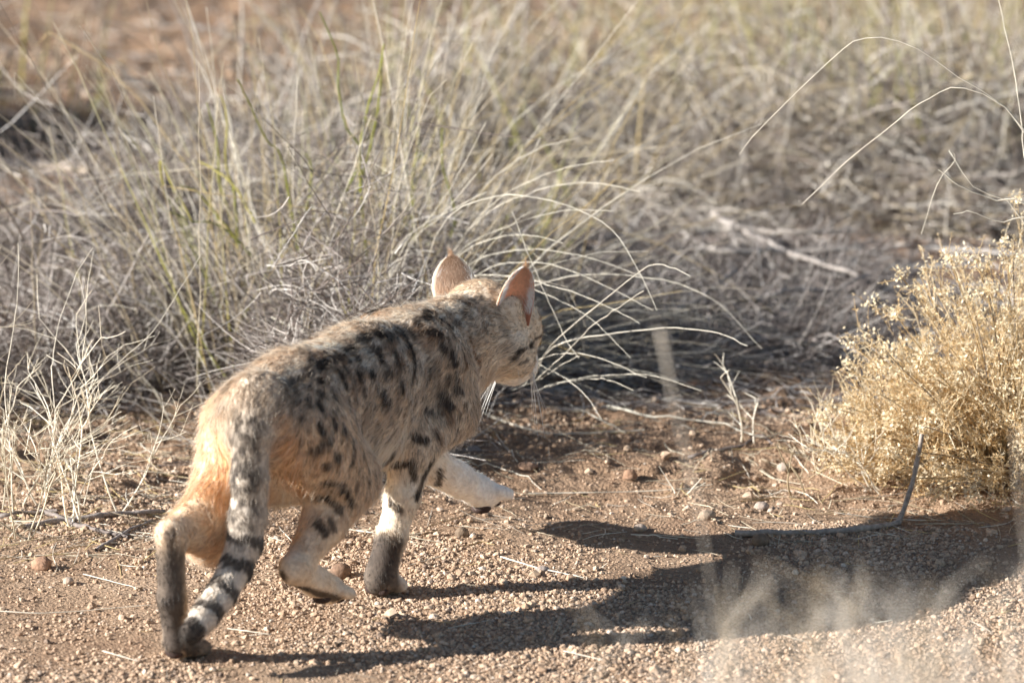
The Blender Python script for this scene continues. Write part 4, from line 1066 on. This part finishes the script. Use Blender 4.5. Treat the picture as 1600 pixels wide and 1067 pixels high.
from mathutils.kdtree import KDTree
def grow(P, Nn, comb, flen, col, r, k=5, clump_mm=0, tipfn=None, lift=.38, wild=.16, rad=.00020, tipcol=.25):
    n = len(P)
    tan = comb - (comb * Nn).sum(1, keepdims=True) * Nn
    tan /= np.linalg.norm(tan, axis=1, keepdims=True) + 1e-9
    side = np.cross(Nn, tan)
    clump = vnoise(P, 75, 61)[:, None] * .35 + vnoise(P, 28, 62)[:, None] * .35
    d0 = Nn * (lift * (1 + .5 * vnoise(P, 90, 63)[:, None]) + r.normal(0, wild * .6, (n, 1))) + tan + side * (clump + r.normal(0, wild, (n, 1)))
    d0 /= np.linalg.norm(d0, axis=1, keepdims=True)
    L = flen * r.uniform(.6, 1.2, n) * (1 + .25 * vnoise(P, 45, 64))
    t = np.linspace(0, 1, k)
    curl = tan * .35 - Nn * .22 + r.normal(0, .10, (n, 3))
    Q = P[:, None, :] - Nn[:, None, :] * .0008 + L[:, None, None] * (d0[:, None, :] * t[None, :, None] + curl[:, None, :] * (t ** 2)[None, :, None] * .5)
    Rr = rad * r.uniform(.7, 1.3, (n, 1)) * (1 - .82 * t[None, :] ** 1.5)
    v = r.uniform(.82, 1.18, (n, 1))
    if clump_mm:                                   # strands lean together into little locks
        g = r.choice(n, int(min(n * .2, .62 / (clump_mm * 1e-3) ** 2)), replace=False)
        kd = KDTree(len(g))
        for i, q in enumerate(P[g]): kd.insert(q, i)
        kd.balance()
        own = np.array([kd.find(q)[1] for q in P])
        pull = (r.uniform(.35, .85, len(g))[own])[:, None] * t[None, :] ** 1.3
        off = (Q[g] - P[g][:, None])[own] * (L / L[g][own])[:, None, None]
        tgt = P[g][own][:, None] * .75 + P[:, None] * .25 + off
        near = (np.linalg.norm(P - P[g][own], axis=1) < clump_mm * 2e-3)[:, None, None]
        Q = np.where(near, Q * (1 - pull[..., None]) + tgt * pull[..., None], Q)
        v = v * r.uniform(.80, 1.2, len(g))[own][:, None]
    C = col[:, None, :] * np.ones((1, k, 1))
    if tipfn is not None:                           # the markings sit where the hair lies, not only where it is rooted
        C = C * (1 - t[None, :, None]) + tipfn(Q[:, -1] - Nn * ((Q[:, -1] - P) * Nn).sum(1, keepdims=True))[:, None] * t[None, :, None]
    C = C * v[:, None] * (.80 + tipcol * t[None, :, None])
    C = 1 - (1 - np.clip(C, .008, .95)) ** 2.0      # single hairs are paler than the coat they make up
    return Q, Rr, np.clip(C, .008, .96)

cat_root = empty('wildcat', CAT_AT, CAT_YAW, 'spotted tan wildcat stepping away across the sand with its banded tail hanging', 'wildcat')
bcol, _, _ = coat(BV)
body_me = new_mesh('body', BV, BQ, m_skin, color=1 - (1 - bcol) ** 2)
add_obj('body', body_me, cat_root)
# roots of the fur
tri = np.concatenate([BQ[:, [0, 1, 2]], BQ[:, [0, 2, 3]]])
e1 = BV[tri[:, 1]] - BV[tri[:, 0]]; e2 = BV[tri[:, 2]] - BV[tri[:, 0]]
area = np.linalg.norm(np.cross(e1, e2), axis=1)
fr = np.random.default_rng(5)
def roots(n):
    ti = fr.choice(len(tri), n, p=area / area.sum())
    a, b = fr.random(n), fr.random(n); sw = a + b > 1; a[sw] = 1 - a[sw]; b[sw] = 1 - b[sw]
    return BV[tri[ti, 0]] + a[:, None] * e1[ti] + b[:, None] * e2[ti]
RP = roots(FUR_N)
RN = field_normal(RP)
_, rcomb, rlen = coat(RP)
tg = rcomb - (rcomb * RN).sum(1, keepdims=True) * RN; tg /= np.linalg.norm(tg, axis=1, keepdims=True) + 1e-9
rc, _, _ = coat(RP + tg * (rlen * .42)[:, None])            # the markings show where the hair lies
griz = np.where(fr.random(FUR_N) < .24 * GRIZ, .28, 1.0)
rc = rc * griz[:, None]      # banded dark hairs grizzle the coat
Q, Rr, Cc = grow(RP, RN, rcomb, rlen * .82, rc, fr, rad=.00026, clump_mm=5.0, lift=.36)
hair_object('fur', Q, Rr, Cc, m_fur, cat_root, kind='stuff')
# sparse longer guard hairs break the outline
GP = roots(FUR_N // 9); GN = field_normal(GP); gc, gcomb, glen = coat(GP)
Q, Rr, Cc = grow(GP, GN, gcomb, glen * 1.55, gc * .6 + CREAM * .4 * gc.mean(1, keepdims=True) / .4, fr, lift=.5, wild=.25, rad=.00016)
hair_object('guard_hair', Q, Rr, Cc, m_fur, cat_root, kind='stuff')

# ---- ears
m_ear_back = mat_tinted('ear_skin', rough=.8, translucent=.6, noise_scale=300, noise_amt=.15, spec=.1)
def make_ear(base, axis, opening, height, width, cup, side_sign):
    axis = HR @ np.array(axis, float); axis /= np.linalg.norm(axis)
    op = HR @ np.array(opening, float); op -= axis * (op @ axis); op /= np.linalg.norm(op)
    sd_ = np.cross(axis, op)
    b0 = hd(*base); nt_, ns = 17, 15
    T, Sg = np.meshgrid(np.linspace(-.18, 1, nt_), np.linspace(-1, 1, ns), indexing='ij')
    tp = np.clip(T, 0, 1)
    w = width * (1 - tp ** 2.5) ** .60 * (1 - .16 * (1 - tp) ** 3) + .0012
    bend = Sg * (1.25 - .45 * tp)                     # wraps round like a cone near the base
    pos = b0 + T[..., None] * height * axis + (np.sin(bend) * w)[..., None] * sd_ * 1.05
    depth = cup * (np.cos(bend)) * (1 - .75 * tp)
    pos = pos - depth[..., None] * op + (T ** 2 * .006)[..., None] * op * .5
    nrm = np.cross(np.gradient(pos, axis=0), np.gradient(pos, axis=1)); nrm /= np.linalg.norm(nrm, axis=2, keepdims=True) + 1e-9
    if (nrm[nt_ // 2, ns // 2] @ op) > 0: nrm = -nrm   # away from the opening
    outer = pos + nrm * .0010; inner = pos - nrm * .0010
    idx = np.arange(nt_ * ns).reshape(nt_, ns)
    q = np.stack([idx[:-1, :-1], idx[:-1, 1:], idx[1:, 1:], idx[1:, :-1]], -1).reshape(-1, 4)
    n0 = nt_ * ns
    rim = np.concatenate([idx[:, 0], idx[-1, 1:], idx[-2::-1, -1]])
    rq = np.stack([rim[:-1], rim[1:], rim[1:] + n0, rim[:-1] + n0], -1)
    V = np.concatenate([outer.reshape(-1, 3), inner.reshape(-1, 3)])
    oc = np.tile(np.array([.38, .26, .18]), (n0, 1)); tipm = np.clip((T.ravel() - .55) / .4, 0, 1)[:, None]
    oc = oc * (1 - .75 * tipm) + BROWN * .75 * tipm
    edge = (np.abs(Sg.ravel()) > .8)[:, None]; oc = np.where(edge, CREAM, oc)
    ic = np.tile(np.array([.88, .54, .38]), (n0, 1)); deep = np.clip(1 - T.ravel() * 2.2, 0, 1)[:, None]
    ic = ic * (1 - .6 * deep) + np.array([.45, .18, .12]) * .6 * deep
    me = new_mesh('ear', V, np.concatenate([q, q[:, ::-1] + n0, rq]), m_ear_back, color=np.concatenate([oc, ic]))
    ear = add_obj('ear', me, cat_root)
    # short nap on the back, pale fringe along the rims, a tuft at the tip
    n = 3200; ii = fr.uniform(0, nt_ - 1.001, n); jj = fr.uniform(0, ns - 1.001, n)
    def bil(A):
        i, j = ii.astype(int), jj.astype(int); u, v = (ii - i)[:, None], (jj - j)[:, None]
        return A[i, j] * (1 - u) * (1 - v) + A[i + 1, j] * u * (1 - v) + A[i, j + 1] * (1 - u) * v + A[i + 1, j + 1] * u * v
    o, nn = bil(outer), bil(nrm); c = bil(oc.reshape(nt_, ns, 3)); tcur = bil(T[..., None])[:, 0]
    Q1, R1, C1 = grow(o, nn, np.tile(axis, (n, 1)), np.full(n, .0045) + .004 * (tcur < .15), c, fr, lift=.3, rad=.00016)
    m = 2600
    ti = fr.uniform(0.0, .96, m) ** .9; sgn = np.where(fr.random(m) < .5, -1, 1); se = sgn * fr.uniform(.72, 1., m)
    ii = (ti + .18) / 1.18 * (nt_ - 1); jj = (se + 1) / 2 * (ns - 1) * .9999; n = m
    p2 = bil(inner); n2 = -bil(nrm)
    cdir = -sgn[:, None] * sd_ * .7 + axis * .7 + op * .35
    Q2, R2, C2 = grow(p2, n2, cdir, np.where(ti < .45, .013, .006) * fr.uniform(.6, 1.2, m), np.tile(WHITE, (m, 1)), fr, lift=.35, wild=.3, rad=.00013)
    m3 = 34; tip = b0 + axis * height * .985 + op * .003
    p3 = tip + fr.normal(0, .0016, (m3, 3)); 
    Q3, R3, C3 = grow(p3, np.tile(op, (m3, 1)), np.tile(axis, (m3, 1)), np.full(m3, .011), np.tile(np.array([.30, .17, .09]), (m3, 1)), fr, lift=.1, wild=.14, rad=.00018)
    hair_object('ear_fur', np.concatenate([Q1, Q2, Q3]), np.concatenate([R1, R2, R3]), np.concatenate([C1, C2, C3]), m_fur, ear, kind='stuff')
make_ear((-.020, -.046, .018), (-.30, -.12, 1), (-.25, -.95, .05), .066, .0300, .018, -1)
make_ear((-.026, .045, .030), (-.25, .34, 1), (.75, .62, 0), .052, .0310, .022, 1)

# ---- eyes, nose, whiskers, pads
def ball(c, r, rad_scale=(1, 1, 1), nu=14, nv=10):
    u = np.linspace(0, 2 * math.pi, nu, endpoint=False); v = np.linspace(0, math.pi, nv)
    V = np.stack([np.outer(np.sin(v), np.cos(u)), np.outer(np.sin(v), np.sin(u)), np.outer(np.cos(v), np.ones(nu))], -1)
    V = V * np.array(rad_scale) * r
    idx = np.arange(nu * nv).reshape(nv, nu)
    q = np.stack([idx[:-1], idx[1:], np.roll(idx[1:], -1, 1), np.roll(idx[:-1], -1, 1)], -1).reshape(-1, 4)
    return (V.reshape(-1, 3) @ HR.T) + c, q
def plain(name, c, rough=.5, spec=.4):
    m, nt, out = mat_new(name); b = N(nt, 'ShaderNodeBsdfPrincipled')
    nz = N(nt, 'ShaderNodeTexNoise'); nz.inputs['Scale'].default_value = 250
    mx = N(nt, 'ShaderNodeMixRGB', blend_type='MULTIPLY'); mx.inputs[0].default_value = .5; mx.inputs[1].default_value = (*c, 1)
    nt.links.new(nz.outputs['Fac'], mx.inputs[2]); nt.links.new(mx.outputs[0], b.inputs['Base Color'])
    b.inputs['Roughness'].default_value = rough; b.inputs['Specular IOR Level'].default_value = spec
    nt.links.new(b.outputs[0], out.inputs[0]); return m
m_eye = plain('amber_eye', (.35, .22, .05), .08, .6); m_pupil = plain('dark_pupil', (.01, .01, .01), .08, .6)
m_nose = plain('nose_leather', (.32, .12, .09), .5); m_pad = plain('paw_pad', (.07, .045, .038), .8, .2)
for s in (-1, 1):
    c = hd(.0405, s * .0250, .0085)
    eye = add_obj('eye', new_mesh('eye', *ball(c, .0088), m_eye), cat_root)
    dv = HR @ np.array([.85, s * .52, .05]); dv /= np.linalg.norm(dv)
    add_obj('pupil', new_mesh('pupil', *ball(c + dv * .0062, .0032, (1, 1, 1.3)), m_pupil), eye)
add_obj('nose', new_mesh('nose', *ball(hd(.0705, 0, -.008), .0062, (.8, 1.25, .8)), m_nose), cat_root)
m_whisk = mat_tinted('whisker', attr='tint', rough=.4, noise_amt=.05, translucent=.3)
def whisker(p0, d, L, droop, rad=.00034):
    t = np.linspace(0, 1, 9)[:, None]; d = HR @ np.array(d, float); d /= np.linalg.norm(d)
    P = p0 + d * L * t + np.array([0, 0, -1.]) * droop * t ** 2
    V, q, _ = tubes(P[None], (rad * (1 - .8 * t[:, 0]))[None], 4)
    add_obj('whisker', new_mesh('whisker', V, q, m_whisk, color=np.tile(np.array([.88, .86, .82]), (len(V), 1))), cat_root)
for s in (-1, 1):
    for i in range(8):
        whisker(hd(.050 + .002 * (i % 3), s * (.019), -.014 - .004 * (i // 3)), (.15 + .1 * fr.normal(), s * .5, -.75 + .3 * fr.normal()), fr.uniform(.05, .075), fr.uniform(.01, .03), .00068)
    for i in range(3):
        whisker(hd(.034, s * .022, .026), (.45 + .1 * i, s * .6, .55 + .12 * i), fr.uniform(.03, .045), -.002, .00022)
    for i in range(3):
        whisker(hd(.012, s * .040, -.030), (.0, s * .5, -.9 + .2 * fr.normal()), fr.uniform(.03, .045), .01, .00022)
def pad(c, r, sc, name='paw_pad'):
    u = np.linspace(0, 2 * math.pi, 12, endpoint=False); v = np.linspace(0, math.pi, 8)
    V = np.stack([np.outer(np.sin(v), np.cos(u)), np.outer(np.sin(v), np.sin(u)), np.outer(np.cos(v), np.ones(12))], -1).reshape(-1, 3) * r * np.array(sc) + np.array(c)
    idx = np.arange(96).reshape(8, 12)
    q = np.stack([idx[:-1], idx[1:], np.roll(idx[1:], -1, 1), np.roll(idx[:-1], -1, 1)], -1).reshape(-1, 4)
    add_obj(name, new_mesh(name, V, q, m_pad), cat_root)
pad((.210, -.025, .027), .0080, (.5, 1.3, 1.2)); pad((.219, -.013, .010), .0080, (.7, 1.4, .9))
pad((.214, -.031, .011), .0072, (.7, 1.1, .9)); pad((.224, -.042, .068), .0042, (.8, .8, 1.2))
pad((.036, -.046, .047), .011, (1.3, 1.1, .7)); pad((.070, -.05, .037), .0075, (1.2, 1.1, .6)); pad((.070, -.037, .037), .0075, (1.2, 1.1, .6))
pad((-.172, .045, .016), .0095, (.9, 1.4, 1.0)); pad((.570, .024, .031), .011, (1.3, 1.2, .6)); pad((.595, .017, .034), .0078, (1.2, 1, .7)); pad((.594, .031, .036), .0078, (1.2, 1, .7))
